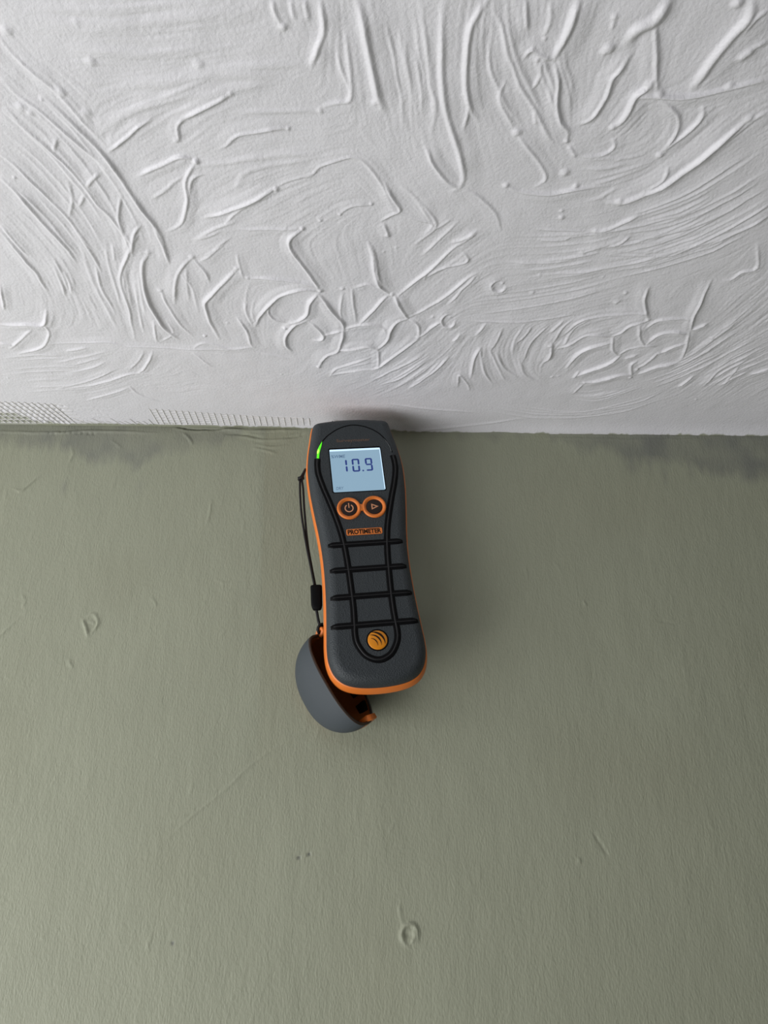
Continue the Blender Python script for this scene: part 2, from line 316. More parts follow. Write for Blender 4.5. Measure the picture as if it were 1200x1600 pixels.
(2,0.9,16.8,-55,29.1,-71.1,40.8,-90.8),(1.5,0.5,7.9,-55.6,20.6,-69.1,32.5,-85.4),(1.6,0.6,21.3,-160.7,22.6,-168.4,29.2,-177.2),
(1.8,0.7,36.3,-142,44.4,-155.8,50.4,-166.8),(1.8,0.6,20.2,-163.3,30.5,-171.1,44,-177.4,39.7,-185.7),(1.8,0.7,40.1,-190.4,46.1,-197.2),
(1.4,0.5,13.9,-187.7,25,-201.4,21,-212,14.2,-220.1),(2.2,1,-9.2,-189.7,-5.8,-177.9,-5,-165.5,-2.3,-157.7),(1.6,0.6,-141.4,-124.6,-145.2,-102.6),
(1.6,0.5,-133.6,-124.7,-132.7,-112.5,-143.2,-102.7),(1.6,0.7,-215.3,-99.8,-194.3,-101.5,-175.6,-102.8,-164.7,-98.4,-148.6,-97.7,-124.3,-96.4,-99.7,-96.2),(1.6,0.5,-124.3,-96.4,-114.8,-102.5,-99.6,-96.8,-82.7,-99.8),
(1.6,0.7,-167.4,-67.5,-157.9,-78.6,-151,-92.6),(1.6,0.5,-172.8,-71.1,-160.2,-85.6,-155.7,-94.2),(1.8,0.5,-228.4,-49.3,-199.5,-55.6,-173.9,-67.4,-156.6,-67.7),
(1.8,0.5,-213.1,-35.5,-189.3,-46,-177.4,-52.2),(1,0.4,-176.8,-54.1,-172.4,-42.4,-160.9,-34.4),(1.4,0.4,-125,-93,-115.7,-77.5),
(1.4,0.4,-79.7,-92.1,-63.7,-87.2),(1.4,0.9,41.8,-127.6,41.2,-124.2,39.3,-122.1,36.6,-122,34.3,-124.1,33.2,-127.4,33.8,-130.7,35.8,-132.8,38.4,-132.8),(1.4,0.9,67.9,-157.5,67.5,-154.8,65.6,-153.1,63,-153.1,60.7,-154.7,59.5,-157.4,60,-160,61.9,-161.6,64.4,-161.7),
(2,0.7,84.4,-166.8,105.3,-169.2,125.2,-174.4,145.5,-182.5,166.8,-194.4,182.2,-205.7),(2.4,0.6,102.1,-183.1,120.5,-191.5),(2,0.6,66.9,-176.5,86.2,-176.3,102.9,-179.5),
(2,0.6,133.4,-144.9,135.8,-146.3),(2,0.7,51,-127.7,72.5,-126.6,91.5,-128.4,113.3,-134.6),(2.2,1.1,149.1,-157.4,150.6,-146.6,157.4,-130.9),
(2,1,110.2,-113.3,115.3,-125.8,123.5,-131.8,139.9,-135,155.1,-135.3,158.5,-129.4),(2.2,1.1,158.5,-129.4,148.6,-124.8,144.6,-118.6,140.9,-113.8),(2.2,1,140.9,-113.8,125.7,-115.2,117.6,-107.1,109,-100.4),
(2,0.9,140.9,-113.8,144.5,-101,149.4,-94.4),(2,0.9,154.5,-124.9,157.7,-114.1,163.7,-104.6),(2,0.9,149.4,-94.4,153.6,-101.1,162.7,-104.6,170.7,-104.7),
(2.2,1.1,119.6,-79.9,122.7,-93.9,128.9,-102.4,141.7,-107.5),(2.2,1.1,128,-71,133.1,-76.6,145.5,-85.7,151.4,-94.4),(2,0.8,158.8,-120.4,164.6,-129.5,179.4,-131.3,183,-129.2),
(2,0.9,164.2,-106.2,169.1,-115.9,177.8,-119.1,187.4,-117.1),(1.8,0.8,175.5,-96.5,181.3,-103.3,189.7,-108.3),(2,1,174.9,-98.2,170,-87.8,165.9,-80.7),
(2.2,1.1,135.1,-63.6,146,-67.6,157.4,-73.4,165.4,-71.7),(2,1,165.4,-71.7,160.6,-84.2,163.7,-87.7),(2.2,1.1,168,-73.5,177.9,-82.7,191.7,-88.2),
(1.8,0.9,191.7,-88.2,189.8,-105,186.5,-120.8),(2,1.1,182.4,-163.1,183,-147.1,183.6,-132.8,187.2,-119.3),(1.8,0.8,187.1,-120.8,194.5,-127),
(1.6,0.6,135.1,-63.6,130.6,-50),(1.6,0.6,154.4,-91,161.5,-95.2),(1.6,0.7,128.8,-76.5,126.2,-69.1),
(1.4,0.6,195.4,-192.6,203.3,-174.9,197,-171,193.5,-164.6,189.5,-163.3),(1.8,0.6,202.8,-113.3,206.5,-121.2),(1.8,0.7,200.9,-59.1,206.3,-74.2),
(1.8,0.7,217.6,-61.4,219.7,-78.1,225.9,-88.8),(1.8,0.6,229.8,-63.5,231.5,-85.4),(1.8,0.7,242.3,-74.9,253.5,-83),
(1.6,0.6,46.4,-115.4,42.1,-107.4),(1.6,0.6,61.1,-124.9,55.6,-112.4),(1.6,0.6,71.4,-120.5,69.4,-106.3,66.5,-98),
(1.6,0.6,84.6,-123.7,81,-109.7,81,-96.6),(1.6,0.6,89,-120.8,83.5,-106.5),(1.6,0.6,98.5,-122.4,91.5,-106.6,89.9,-86.4),
(1.6,0.6,114,-131.7,108.2,-122.6,105.6,-106.9),(1.6,0.6,106.9,-128.6,101.7,-116.3),(1.6,0.6,122.3,-128.9,114.8,-119.6,112.3,-103.7),
(2,0.9,60.8,-102.9,57.2,-89.3,57.4,-67.9),(1.8,0.7,59.9,-101.2,64.7,-78.9,73.5,-60.6),(1.6,0.6,66.3,-99.6,75.3,-79.1,81.6,-64.6),
(1.6,0.5,70.8,-96.4,79.5,-79.2,89.7,-68.5),(2,1,104.6,-106.8,106.2,-93.6,103.4,-86.7),(1.4,0.4,86.2,-89.8,93.4,-72.2,103.3,-65),
(1.6,0.7,49.8,-56.3,49.5,-71.4,54.5,-64.1,59,-52.6),(3,0.4,9,1.8,35.4,-3.3,70.8,-8.6,104.9,-18.2),(3,0.4,-0.8,-35.4,26.9,-29.6,69,-24),
(1.65,0.38,-149.8,-273.2,-141.2,-254.8,-134.7,-233.9,-130.2,-210.5,-129.1,-188.5),(1.65,0.36,-164.1,-281,-156.4,-268.1,-147.3,-248.4,-140.3,-225,-136.6,-200.2),(1.2,0.33,-166.5,-271.6,-159.2,-259.2,-151,-240.1,-145.1,-218.7,-141.9,-197),
(1.22,0.43,-170.4,-267.8,-163.9,-256.7,-156.9,-241.2,-150.4,-222.6,-146.7,-203.2),(1.13,0.35,-173,-255.1,-165.3,-241.1,-157.5,-220.1,-153.4,-199.7,-152.3,-182.5),(1.18,0.24,-176.8,-254,-168.5,-239.9,-160.5,-218.1,-156,-197,-155.1,-179.9),
(1.66,0.33,-174.1,-220.2,-171.2,-210.9,-168.5,-201.8,-166.8,-194.4,-165.1,-186.9),(1.49,0.45,-184.8,-227.5,-178,-214.1,-172.8,-196.5,-169.6,-183.6,-169.1,-176.6),(1.15,0.22,-189.3,-214.1,-184.3,-205.2,-181.2,-193.2,-178.6,-184.4,-176.6,-178.3),
(1.12,0.52,122.1,-209.8,133.3,-216.2,146,-224.6,157,-235.9,166.9,-247.8),(1.46,0.38,121.2,-207.4,134.9,-214.1,149.1,-223,161.3,-235.4,172.1,-248.8),(1.8,0.26,130,-208.6,137.7,-212.6,145.3,-216.6,152.3,-222,158.8,-228.3),
(1.67,0.4,133.7,-207.4,140.4,-210.5,147.1,-213.5,153.2,-218.3,159,-223.5),(1.25,0.63,109.5,-198.5,123.4,-202,136.7,-206.4,149.4,-211.6,160.4,-221.2),(1.78,0.39,131.3,-202.5,145.3,-207.7,157.9,-216.2,169.3,-226.9,179.5,-239.1),
(1.2,0.55,123.8,-198.1,139.7,-202.3,154.1,-208.6,166.8,-218.8,178,-231.7),(1.78,0.29,134.4,-197,142,-198.9,149.5,-200.8,156.4,-205.1,163,-210),(1.36,0.62,126.2,-193.8,143.2,-197.2,158.4,-204,171.9,-214.7,183.8,-228.5),
(1.24,0.28,113.9,-189.9,132,-191.7,146.4,-194,159.7,-200.2,171.9,-208.8),(1.23,0.27,129,-189.5,146.2,-191.8,161.9,-198.8,176,-210,188.4,-224.1),(1.29,0.49,121.7,-184.9,138.3,-185.7,152.4,-186.6,165.1,-193.7,176.9,-202.3),
(1.16,0.62,117.6,-182.7,136.6,-183.1,151.9,-183.5,165.6,-190.2,178.4,-199.4),(1.73,0.43,-1.6,-306.9,2.1,-291.9,5.4,-274.5,6.9,-259.9),(1.71,0.34,3.9,-304.1,6.9,-290,9.8,-274.3,10.7,-261),
(2.05,0.52,5.9,-299.9,7.8,-290.5,9.7,-280.2,10.9,-270.9),(2.09,0.43,10.5,-296.9,12.4,-287.1,14.4,-276.6,14.8,-267.8),(1.75,0.32,10.1,-310.4,12.2,-297.4,15,-282.8,16.4,-268.8),
(2.1,0.31,15.9,-296.9,18,-285.8,19.9,-274.4,19.8,-264.4),(2.71,0.32,45.2,-310.4,52.2,-293.7,61.4,-277.5,70.5,-264.5),(2.49,0.44,58.1,-297.9,63.3,-287.1,69.2,-276.5,73.8,-267.3),
(2.29,0.45,61.3,-298.5,65,-289.9,69.3,-282,73,-274.3),(2.47,0.39,66.4,-304.3,71.1,-289.8,77.1,-277.7,80.1,-265.1),(2.5,0.35,70.4,-299.1,73.1,-290.3,76.6,-283.3,79.4,-276),
(2.34,0.36,90.1,-246,98.8,-244.5,107.4,-244.6,119.3,-246.9),(2.93,0.42,94.5,-239.3,100.1,-239.3,105.3,-240,112.3,-241.9),(2.54,0.32,98.7,-232.9,105,-235,113.3,-238.2,123.6,-242.6),
(2.49,0.37,97.9,-229.3,104.9,-231.5,113,-235.4,123.8,-240.9),(2.86,0.34,99.4,-219.5,104.8,-221.1,108.3,-224.4,112.8,-228.3),(1.78,0.5,-184.7,-170.3,-185.5,-155.6,-187.4,-145.2),
(1.53,0.51,-182,-177,-182.2,-163.1,-183.6,-150.8),(1.23,0.44,-180.6,-168.7,-180.9,-156.2,-183.1,-145.8),(1.44,0.32,-178.4,-178.6,-177.8,-165.2,-179.1,-152.5),
(1.78,0.4,-149.9,-190.7,-154.5,-163.7,-157.8,-131.5),(1.44,0.33,-147.5,-182.2,-152.8,-152,-156.7,-115),(2.19,0.32,-146.4,-176.1,-149.8,-157.8,-152.7,-136.9),
(1.93,0.31,-145.3,-169.1,-148.4,-153.4,-150.9,-135.5),(1.82,0.46,-143.4,-157,-147.3,-135.6,-151,-111.1),(1.98,0.38,-138.1,-167,-142,-148.8,-145.8,-127.9),
(1.95,0.49,-82.5,-144,-83.9,-132.4,-81.8,-121.7),(2.22,0.25,-77.8,-157.6,-83.3,-138.9,-81.5,-121.6),(2.03,0.27,-77.1,-144.3,-80.3,-132.5,-79.2,-120.4),
(2.05,0.49,-206.7,-92.6,-198,-94.9,-190.9,-96.5),(1.68,0.33,-218.9,-79.6,-197.9,-86.2,-180.8,-92.8),(1.51,0.35,-207,-77.3,-195.7,-81.5,-185.7,-86.2),
(1.51,0.45,-214.1,-68.2,-198.4,-73.8,-184.8,-81.3),(1.5,0.5,-228.4,-49.7,-203.1,-59.5,-180,-73.6),(1.4,0.39,-247.4,-85,-229.8,-87.6,-210.8,-87.9),
(1.8,0.29,-241.6,-81.9,-225.3,-84.2,-206.9,-84),(1.52,0.28,-253.4,-71.1,-229.4,-74.7,-201,-75.6),(1.65,0.24,-251.1,-66.8,-230.9,-69.9,-206.6,-71.1),
(1.48,0.26,-247.8,-58,-235,-60,-219.7,-61.4),(1.29,0.34,-244,-50.4,-227.5,-52.7,-207.4,-54.6),(1.79,0.27,-251.4,-44.8,-230.4,-47.9,-203.3,-50.8),
(1.72,0.3,72.9,-195.7,92.1,-196.5,106.9,-199.7,121.4,-205.2),(1.71,0.48,86.4,-193.6,96.2,-195.1,105,-197,113.7,-199.1),(1.76,0.28,67.9,-187.2,92.2,-189,111.8,-193.6,130.8,-202.9),
(1.35,0.28,75.2,-182.2,93.4,-184.4,108.9,-188.2,124.2,-194.9),(1.28,0.52,82.5,-177.1,93.3,-179.1,103.3,-181.7,113.1,-184.4),(1.63,0.58,76.4,-170.4,89.2,-172.3,100.5,-175.3,111.7,-178.3),
(1.71,0.3,76.3,-164,89,-166.4,100.6,-169.6,112,-172.8),(1.21,0.33,83.9,-161.2,99.8,-165.7,115.5,-171,130.8,-178.6),(1.41,0.28,55.2,-149.7,81.5,-154.1,105.2,-161.1,128.3,-171.3),
(1.39,0.25,50.5,-144.1,72.5,-148.2,93.4,-153.5,113.2,-159.9),(1.73,0.27,68.1,-144.2,90.5,-149.6,111.8,-156.3,132.6,-166.7),(1.46,0.56,57.2,-133.9,82,-139.7,105.6,-147.3,128.7,-157.8),
(1.14,0.5,106.7,-186.2,131.8,-192.7,150.5,-204.2,166.5,-218.3),(1.44,0.36,133.4,-190.8,145.1,-197.8,156.2,-204.9,165.9,-214.1),(1.38,0.3,114.5,-183.3,137.6,-190.4,155.9,-201.8,171.5,-216),
(1.16,0.54,118.7,-182.8,140.1,-190.1,157.8,-200.9,172.6,-214.5),(1.1,0.3,111.1,-177.3,135.7,-184.6,156.5,-196.4,173.8,-211.1),(1.35,0.38,116.6,-176.7,141.3,-185.1,162.7,-197.4,179.7,-213.5),
(1.07,0.31,111.2,-172.1,137.1,-180.3,160.2,-192.7,178.9,-208.8),(1.12,0.64,132.1,-176,145.8,-181.7,158.7,-188.9,170.5,-196.8),(1.45,0.39,137,-175.8,148.5,-181.2,159.6,-187.2,170,-193.7),
(1.27,0.4,122.8,-169.4,144.3,-177.3,164.9,-188.3,181.5,-202.4),(1.56,0.42,138.8,-172.7,155.6,-180.8,171.6,-189.7,184,-201.5),(1.41,0.55,130.7,-165.9,150.5,-174.1,170.4,-184.2,185.9,-197.7),
(1.26,0.27,191.7,-92.6,199.4,-107.1,205.5,-121.9,210.3,-136.7),(1.12,0.44,193.9,-96.4,203,-113.2,209.5,-130.2,215.9,-146.9),(1.45,0.29,194.1,-95.4,201.6,-108.2,207.2,-121.2,212.7,-134.2),
(1.39,0.6,185.5,-83.4,197.1,-98.7,204.9,-114.8,212,-130.9),(1.23,0.36,184.7,-81.6,196.1,-95,203.6,-109.2,210.6,-123.4),(1.77,0.4,186.6,-82,195.8,-91.5,201.5,-102,206.9,-112),
(1.45,0.63,187.8,-79.2,198.2,-91.7,206.2,-104.2,214.9,-118.5),(1.59,0.54,186.7,-77.3,195.9,-87,202.5,-97.1,209.4,-107.8),(1.28,0.28,173.2,-64,187,-74.3,196.8,-85,204.7,-95.8),
(1.34,0.44,190,-72.3,196.4,-80.1,202.6,-87.7,209.6,-96.9),(1.23,0.35,182.3,-63.8,194.6,-74.5,204.4,-85.5,215.5,-99.6),(1.42,0.64,185.9,-60.5,194.9,-69.2,203.9,-78.2,214.1,-90),
(1.41,0.27,206.3,-71.5,216.5,-93.9,233.1,-117.3),(1.37,0.29,217.2,-84.7,223.8,-96,232.8,-107.4),(1.78,0.27,218,-82,224.5,-93.2,233.7,-104.7),
(1.16,0.35,214.6,-66.9,222.6,-83.2,235,-99.1),(1.15,0.64,219.5,-68.9,225.1,-79.9,233.2,-90.5),(1.49,0.28,223.1,-70.2,228.9,-81.5,239.3,-91.9),
(1.76,0.49,223.3,-63.2,230.8,-77.1,243.4,-89),(1.5,0.44,227.8,-62.3,233.1,-71.3,240.6,-79),(1.74,0.62,4,-72.8,14.7,-83.7,23.8,-92.5),
(1.37,0.3,6.2,-71.2,17.4,-83.1,27.3,-93.7),(1.81,0.38,4.4,-64.1,17.4,-78.5,29.2,-92.7),(1.26,0.42,6,-61.3,16.4,-73.2,26.2,-85.7),
(1.73,0.27,10.3,-59,18.9,-69.4,27.3,-81),(1.27,0.42,12.1,-57.4,22,-69.7,31.9,-84.8),(1.87,0.51,19.1,-60.2,27.5,-71.9,36.2,-86.7),
(2.18,0.36,96.3,-33,119.9,-28.4,143.9,-27,166,-37.3,184.6,-49.2),(1.68,0.4,106,-27.1,131.4,-26,156,-30.4,179,-40.8,194.1,-56.8),(1.59,0.25,75.9,-38,98.9,-28.9,123.3,-25.5,148.1,-25.8,170.8,-35.9),
(2.13,0.33,85.5,-31.2,106.6,-23.8,129.2,-23.3,151.6,-25.1,172.2,-33.9),(1.76,0.42,74.4,-33.7,99,-25.5,125.2,-22.5,151.7,-24.3,176.1,-34.6),(1.83,0.28,105.5,-20,125.5,-19.3,145.8,-20.3,164.9,-26.4,183.2,-33.7),
(2.18,0.38,75.7,-26.3,106.6,-18.7,139.7,-19.2,171.3,-27.9,197.2,-46.7),(1.85,0.3,130.1,-52.8,139.6,-52,151.8,-55.4),(1.53,0.43,136.9,-48.4,144.4,-48,154.5,-52.6),
(1.89,0.44,133.6,-47.1,145.5,-46.6,161.5,-54.6),(1.36,0.4,142.6,-44.3,153.5,-47.2,166.5,-55.2),(1.31,0.34,132.9,-42.2,150.6,-42.2,175.1,-58.9),
(1.45,0.25,145.7,-39.5,155.1,-41.4,167.3,-50.8)]
BLOBS=[(2.4,1,-67.8,-276.7),(2,0.6,-97,-252.4),(1.6,0.8,-45,-259.2),(2.6,1.6,-90.3,-241),(2.2,1.2,-54.6,-225.1),(1.5,0.9,-8,-216.1),(1.5,0.9,-24,-209.3),(1.5,0.9,-34.4,-205.3),(2,1.1,-44,-199.5),(2.2,0.7,-29.9,-268.4),(2.6,1,-41.9,-305.3),(2.5,0.8,-6,-272.4),(3.5,0.7,-161.3,-268.3),(3.5,0.7,-152.6,-302.4),(3.5,0.7,-123,-290.1),(3.5,0.7,-140.8,-276.2),(3.5,0.7,-133.2,-266.3),(3.5,0.7,-123.3,-305.9),(3.5,0.7,-78.9,-289.2),(3,0.7,-158.1,-266),(1.2,0.9,-150.6,-272.3),(1.2,0.9,-180.6,-230.2),(1.2,0.9,-138.5,-244.5),(2.6,0.9,21.5,-298.4),(1.8,1,58.1,-297.1),(1.8,1,60.8,-292.8),(1.2,0.7,62.3,-301.5),(2,1,81.4,-254.1),(2,0.6,73.1,-272.6),(2,0.8,87.7,-310.4),(3.6,1.3,89,-297.5),(2.4,1,87.7,-296.2),(2.6,1.1,93.9,-284),(3.2,1.4,115.9,-277.6),(2.4,1,100.5,-261.3),(3.5,1,110.4,-282),(3,1,144.4,-281.6),(3.4,1.4,133.2,-316.2),(2.6,1.1,126.3,-246.9),(3.6,1,159.3,-266.1),(3.8,1.4,115.2,-219.4),(3,0.8,126,-225.5),(2.4,0.9,108.5,-200.1),(2.4,1,57.7,-228.5),(2.4,1,91.5,-228.9),(3.4,1,84.5,-236.4),(2.2,0.9,88.9,-208.7),(1.6,0.7,88,-212.9),(3,0.7,105.6,-184.3),(3.4,1.1,58,-258.5),(2.2,0.8,0.5,-195.5),(1.6,0.6,36.1,-191.5),(2.4,0.7,-129.3,-181.4),(2.2,0.8,-130.6,-151),(2.6,0.9,-106.1,-178.2),(2.2,0.9,-83.1,-169.9),(2,0.6,-102.1,-147.6),(1.6,1,-113.3,-109.6),(1.5,0.5,-97,-122.3),(2.2,1.1,-44,-199.8),(2.4,1.3,-38.1,-152.9),(1.8,0.7,-78.1,-162.3),(1.8,1.3,-62.2,-118.6),(1.8,0.9,-25.2,-154.5),(2,1.2,-30.6,-96.7),(2,1.3,-44.2,-79.2),(2.2,1.2,3.3,-149.8),(2,1,20,-111.2),(2,1.1,-5.6,-98.8),(1.8,0.7,36.1,-191.5),(1.2,0.5,-1.5,-183.5),(1.2,0.5,4.9,-186.2),(1.2,0.5,28,-130.9),(1.2,0.5,-257.3,-62.2),(1.2,0.5,-225.5,-68.3),(1.2,0.5,-69.9,-69.3),(1.8,0.8,60.7,-156.6),(1.8,0.8,65.7,-160.1),(1.2,0.6,38.2,-130.5),(1.2,0.6,28,-130.3),(1.2,0.6,121.2,-166.1),(1.5,0.6,85.7,-166.8),(2,0.7,134.4,-144.6),(2,0.7,137.5,-153.2),(2,0.7,84.3,-152.4),(2.4,1,157.7,-130),(2,0.9,175.2,-97.2),(2,0.9,166.1,-80),(2,0.9,135.4,-64),(2,0.9,164.6,-70.5),(1.6,0.7,166.1,-130.8),(1.8,0.9,203.4,-174.6),(2.4,1,202.8,-113.3),(2.4,0.9,104.2,-103.6),(1.5,0.6,218.3,-44.8),(1.5,0.6,112.1,-69.6),(1.5,0.6,116.2,-70.8)]

# ------------------------------------------------------------------ surface materials
def surface_mat(name, base, alt, attrname, rough, layers, alt2=None, attr2=None, spec=.4):
    m = bpy.data.materials.new(name); m.use_nodes = True
    nt = m.node_tree; p = nt.nodes['Principled BSDF']; L = nt.links.new
    tc = nt.nodes.new('ShaderNodeTexCoord')
    def mixc(fac, a, b):
        mx = nt.nodes.new('ShaderNodeMix'); mx.data_type = 'RGBA'
        L(fac, mx.inputs[0])
        if isinstance(a, tuple): mx.inputs[6].default_value = a
        else: L(a, mx.inputs[6])
        mx.inputs[7].default_value = b
        return mx.outputs[2]
    # a faint mottling of the paint itself
    n = nt.nodes.new('ShaderNodeTexNoise'); n.inputs['Scale'].default_value = 14; n.inputs['Detail'].default_value = 5
    L(tc.outputs['Object'], n.inputs['Vector'])
    r = nt.nodes.new('ShaderNodeMapRange'); r.inputs[1].default_value = .35; r.inputs[2].default_value = .7
    r.inputs[3].default_value = 0; r.inputs[4].default_value = .35; L(n.outputs['Fac'], r.inputs[0])
    c = mixc(r.outputs[0], base, tuple(x*.88 for x in base[:3])+(1,))
    at = nt.nodes.new('ShaderNodeAttribute'); at.attribute_name = attrname
    c = mixc(at.outputs['Fac'], c, alt)
    if attr2:
        a2 = nt.nodes.new('ShaderNodeAttribute'); a2.attribute_name = attr2
        c = mixc(a2.outputs['Fac'], c, alt2)
    L(c, p.inputs['Base Color'])
    p.inputs['Roughness'].default_value = rough; p.inputs['Specular IOR Level'].default_value = spec
    prev = None
    for sc, stretch, st, di in layers:
        mp = nt.nodes.new('ShaderNodeMapping'); mp.inputs['Scale'].default_value = stretch
        L(tc.outputs['Object'], mp.inputs[0])
        t = nt.nodes.new('ShaderNodeTexNoise'); t.inputs['Scale'].default_value = sc; t.inputs['Detail'].default_value = 3
        L(mp.outputs[0], t.inputs['Vector'])
        bn = nt.nodes.new('ShaderNodeBump'); bn.inputs['Strength'].default_value = st; bn.inputs['Distance'].default_value = di
        L(t.outputs['Fac'], bn.inputs['Height'])
        if prev: L(prev, bn.inputs['Normal'])
        prev = bn.outputs[0]
    L(prev, p.inputs['Normal'])
    return m
SAGE = (0.312, 0.325, 0.240, 1)
M_ceiling = surface_mat('white_ceiling_paint', (0.785, 0.777, 0.808, 1), SAGE, 'paint_overlap', .42,
                        [(650, (1, 1, 1), .55, .0005), (220, (1, 1, 1), .15, .001)])
M_wall = surface_mat('sage_wall_paint', SAGE, (0.150, 0.155, 0.145, 1), 'stain_and_hole_shade', .55,
                     [(900, (1, 1, .45), .6, .0005), (260, (1, 1, .25), .35, .0007), (40, (1, 1, .5), .2, .002)],
                     alt2=(0.27, 0.27, 0.19, 1), attr2='patch')

# ------------------------------------------------------------------ ceiling: hand-combed textured plaster
rng = np.random.default_rng(11)
RC = Relief(-440, 440, -470, 10, .5)
for r in RIDGES:
    RC.stroke(r[0], r[1], np.array(r[2:]).reshape(-1, 2), rng)
for r, h, x, y in BLOBS:
    RC.blob(r, h, x, y)
# the same swirling goes on outside the photographed patch
def outside(X, Y):
    return ~((Y > -322) & (np.abs(X) < 150+145*(Y+322)/322+8)) & (Y < -35)
for k in range(70):
    cx, cy = rng.uniform(-430, 430), rng.uniform(-460, -60)
    a0 = rng.uniform(0, 6.28); sw = rng.uniform(.7, 1.6); r0 = rng.uniform(20, 60)
    for j in range(int(rng.integers(3, 8))):
        rr = r0+j*rng.uniform(4, 9); a = a0+rng.uniform(-.3, .3)+np.linspace(0, sw*rng.uniform(.5, 1), 6)
        RC.stroke(rng.uniform(1.6, 3.2), rng.uniform(.4, 1.1), np.stack([cx+rr*np.cos(a), cy+rr*np.sin(a)], 1), rng, outside)
RC.comb(17)
_y = (np.arange(RC.ny)*RC.res+RC.y0)[:, None]; _x = (np.arange(RC.nx)*RC.res+RC.x0)[None, :]
RC.extra = RC.extra*np.clip((-_y-20)/30, 0, 1)+RC.streak*.075*np.clip((-_y-25)/50, .12, 1)*np.clip(.75+.8*vnoise(_x+0*_y, _y+0*_x, 45, 40), .15, 1.5)
# the jointing strip next to the wall was trowelled flat; the open weave of the scrim shows as pits
def tape_lines():
    """cross threads of the scrim: (x at the far edge, x at the wall, y far, y near)"""
    out = []
    x = -300.0
    while x < -52:
        t = min(1, max(0, (x+264)/110.0)); skew = 11*(1-t)**1.2
        far = np.interp(x, [-300, -264, -157, -93, -57], [-34, -32.5, -24, -16.5, -14.5])
        out.append((x, x+skew, far, -3.5)); x += 4.6
    return out
TAPE = tape_lines()
for a, b in zip(TAPE[:-1], TAPE[1:]):
    nrow = max(2, int((b[3]-b[2])/4.6))
    for k in range(nrow):
        f = (k+.5)/nrow
        y = a[2]*(1-f)+a[3]*f; x = .5*((a[0]+b[0])*(1-f)+(a[1]+b[1])*f)
        cover = vnoise(np.array([x]), np.array([y*2.0]), 26, 3)[0]
        open_ = 1.0 if x < -232 else (.25 if x > -170 else .2)
        if x > -170 or x < -235 or cover > .15:
            RC.blob(1.7, -.75*open_, x, y)
CX = spaced(-1.3, -.335, .335, 1.3, .0006); CY = spaced(-1.5, -.34, .004, .004, .0006)
CY[-1] = .004
def ceil_pos(X, Y):
    x, y = X*1e3, Y*1e3
    h = RC.sample(x, y)
    near = np.clip((-y-8)/55, 0, 1)
    h = h+near*(.30*vnoise(x, y, 23, 1)+.12*vnoise(x, y, 7, 2))+.35*vnoise(x, y, 90, 4)*near
    h = h+.10*vnoise(x, y, 11, 5)
    # the trowelled edge of the jointing strip, and a coved fillet of filler where it meets the wall on the right
    h = h+.5*np.exp(-((y+2)/3.0)**2)*np.clip(vnoise(x, y*0, 30, 6)+.2, 0, 1)
    h = h+np.where(y > -14, (np.clip((y+14)/14, 0, 1)**2)*2.6*np.clip((x+40)/60, 0, 1), 0)
    return np.stack([X, Y, Z0-h*1e-3], -1)
ceiling, GX, GY = grid_mesh('ceiling', CX, CY, ceil_pos, True, M_ceiling)
x, y = GX*1e3, GY*1e3
edge = np.interp(x, [-330, -285, -276, -268, -262, -240, -170, -100, -60, 0, 330], [17, 15.5, 17, 13, 6, 4.2, 4.0, 2.2, 1.6, .6, .4])
edge = edge+1.2*vnoise(x, y*0, 6, 8)+.8*vnoise(x, y*0, 2.2, 9)
hollow = np.clip(((-y)-edge*.0-2.5)/2, 0, 1)
pnt = np.clip((edge+y)/1.2+.5, 0, 1)*np.where(x > -262, 1, .85)
attr(ceiling, 'paint_overlap', pnt)
tag(ceiling, 'white ceiling of swirled hand-combed textured plaster', kind='structure')

# ------------------------------------------------------------------ wall: sage-green emulsion
RW = Relief(-345, 345, -430, 8, .6)
rw = np.random.default_rng(4)
def ws(w, h, *p): RW.stroke(w, h, np.array(p, float), rw, wob=.2)
# plugged screw hole low on the wall
a = np.linspace(-.9, 4.6, 14); ws(2.6, .9, *np.stack([17.3+4.6*np.cos(a), -335.4+5.4*np.sin(a)], 1))
ws(2.2, .9, (13.4, -331.5), (12.7, -335.5), (14.4, -340)); ws(1.8, .9, (19.2, -332), (20.4, -336), (18, -340))
ws(1.5, .4, (11.3, -320), (11.9, -326), (13.6, -331)); RW.blob(2.6, -.7, 16.2, -335.5)
# chipped bumps, pin holes, scratches
ws(1.8, 1.0, (-202.2, -150.5), (-199, -157), (-196, -163)); ws(1.8, .8, (-201, -151), (-195, -147.4), (-191.2, -154), (-195, -162)); ws(1.2, .5, (-198, -152), (-193, -154))
ws(1.4, .8, (-268.8, -53), (-263.5, -56), (-258.8, -51.4), (-252, -43)); ws(1.4, .5, (-246, -134), (-243, -139), (-243.5, -144)); ws(1.4, .4, (-244, -150), (-256, -165), (-262, -176))
for q in ((-48.3, -295.7), (-42.3, -293.9)): RW.blob(.9, -1.4, *q)
RW.blob(.7, -.9, -117.4, -340.8)
ws(1.1, .30, (-133.3, -289.6), (-124.6, -283.5), (-114.2, -273.4), (-96.3, -258.6), (-78, -241.5), (-47.2, -221.8)); ws(1.2, .35, (-120, -279), (-111, -271)); ws(1.1, .3, (-126, -276), (-116, -273))
ws(1.2, -.5, (127.1, -280), (131, -286), (135.9, -294)); ws(1.1, .5, (117.2, -294), (118, -298)); ws(1, -.25, (186, -148), (197, -150)); ws(1, -.25, (197, -150), (212, -145)); ws(1, .6, (136.6, -135), (137.8, -138))
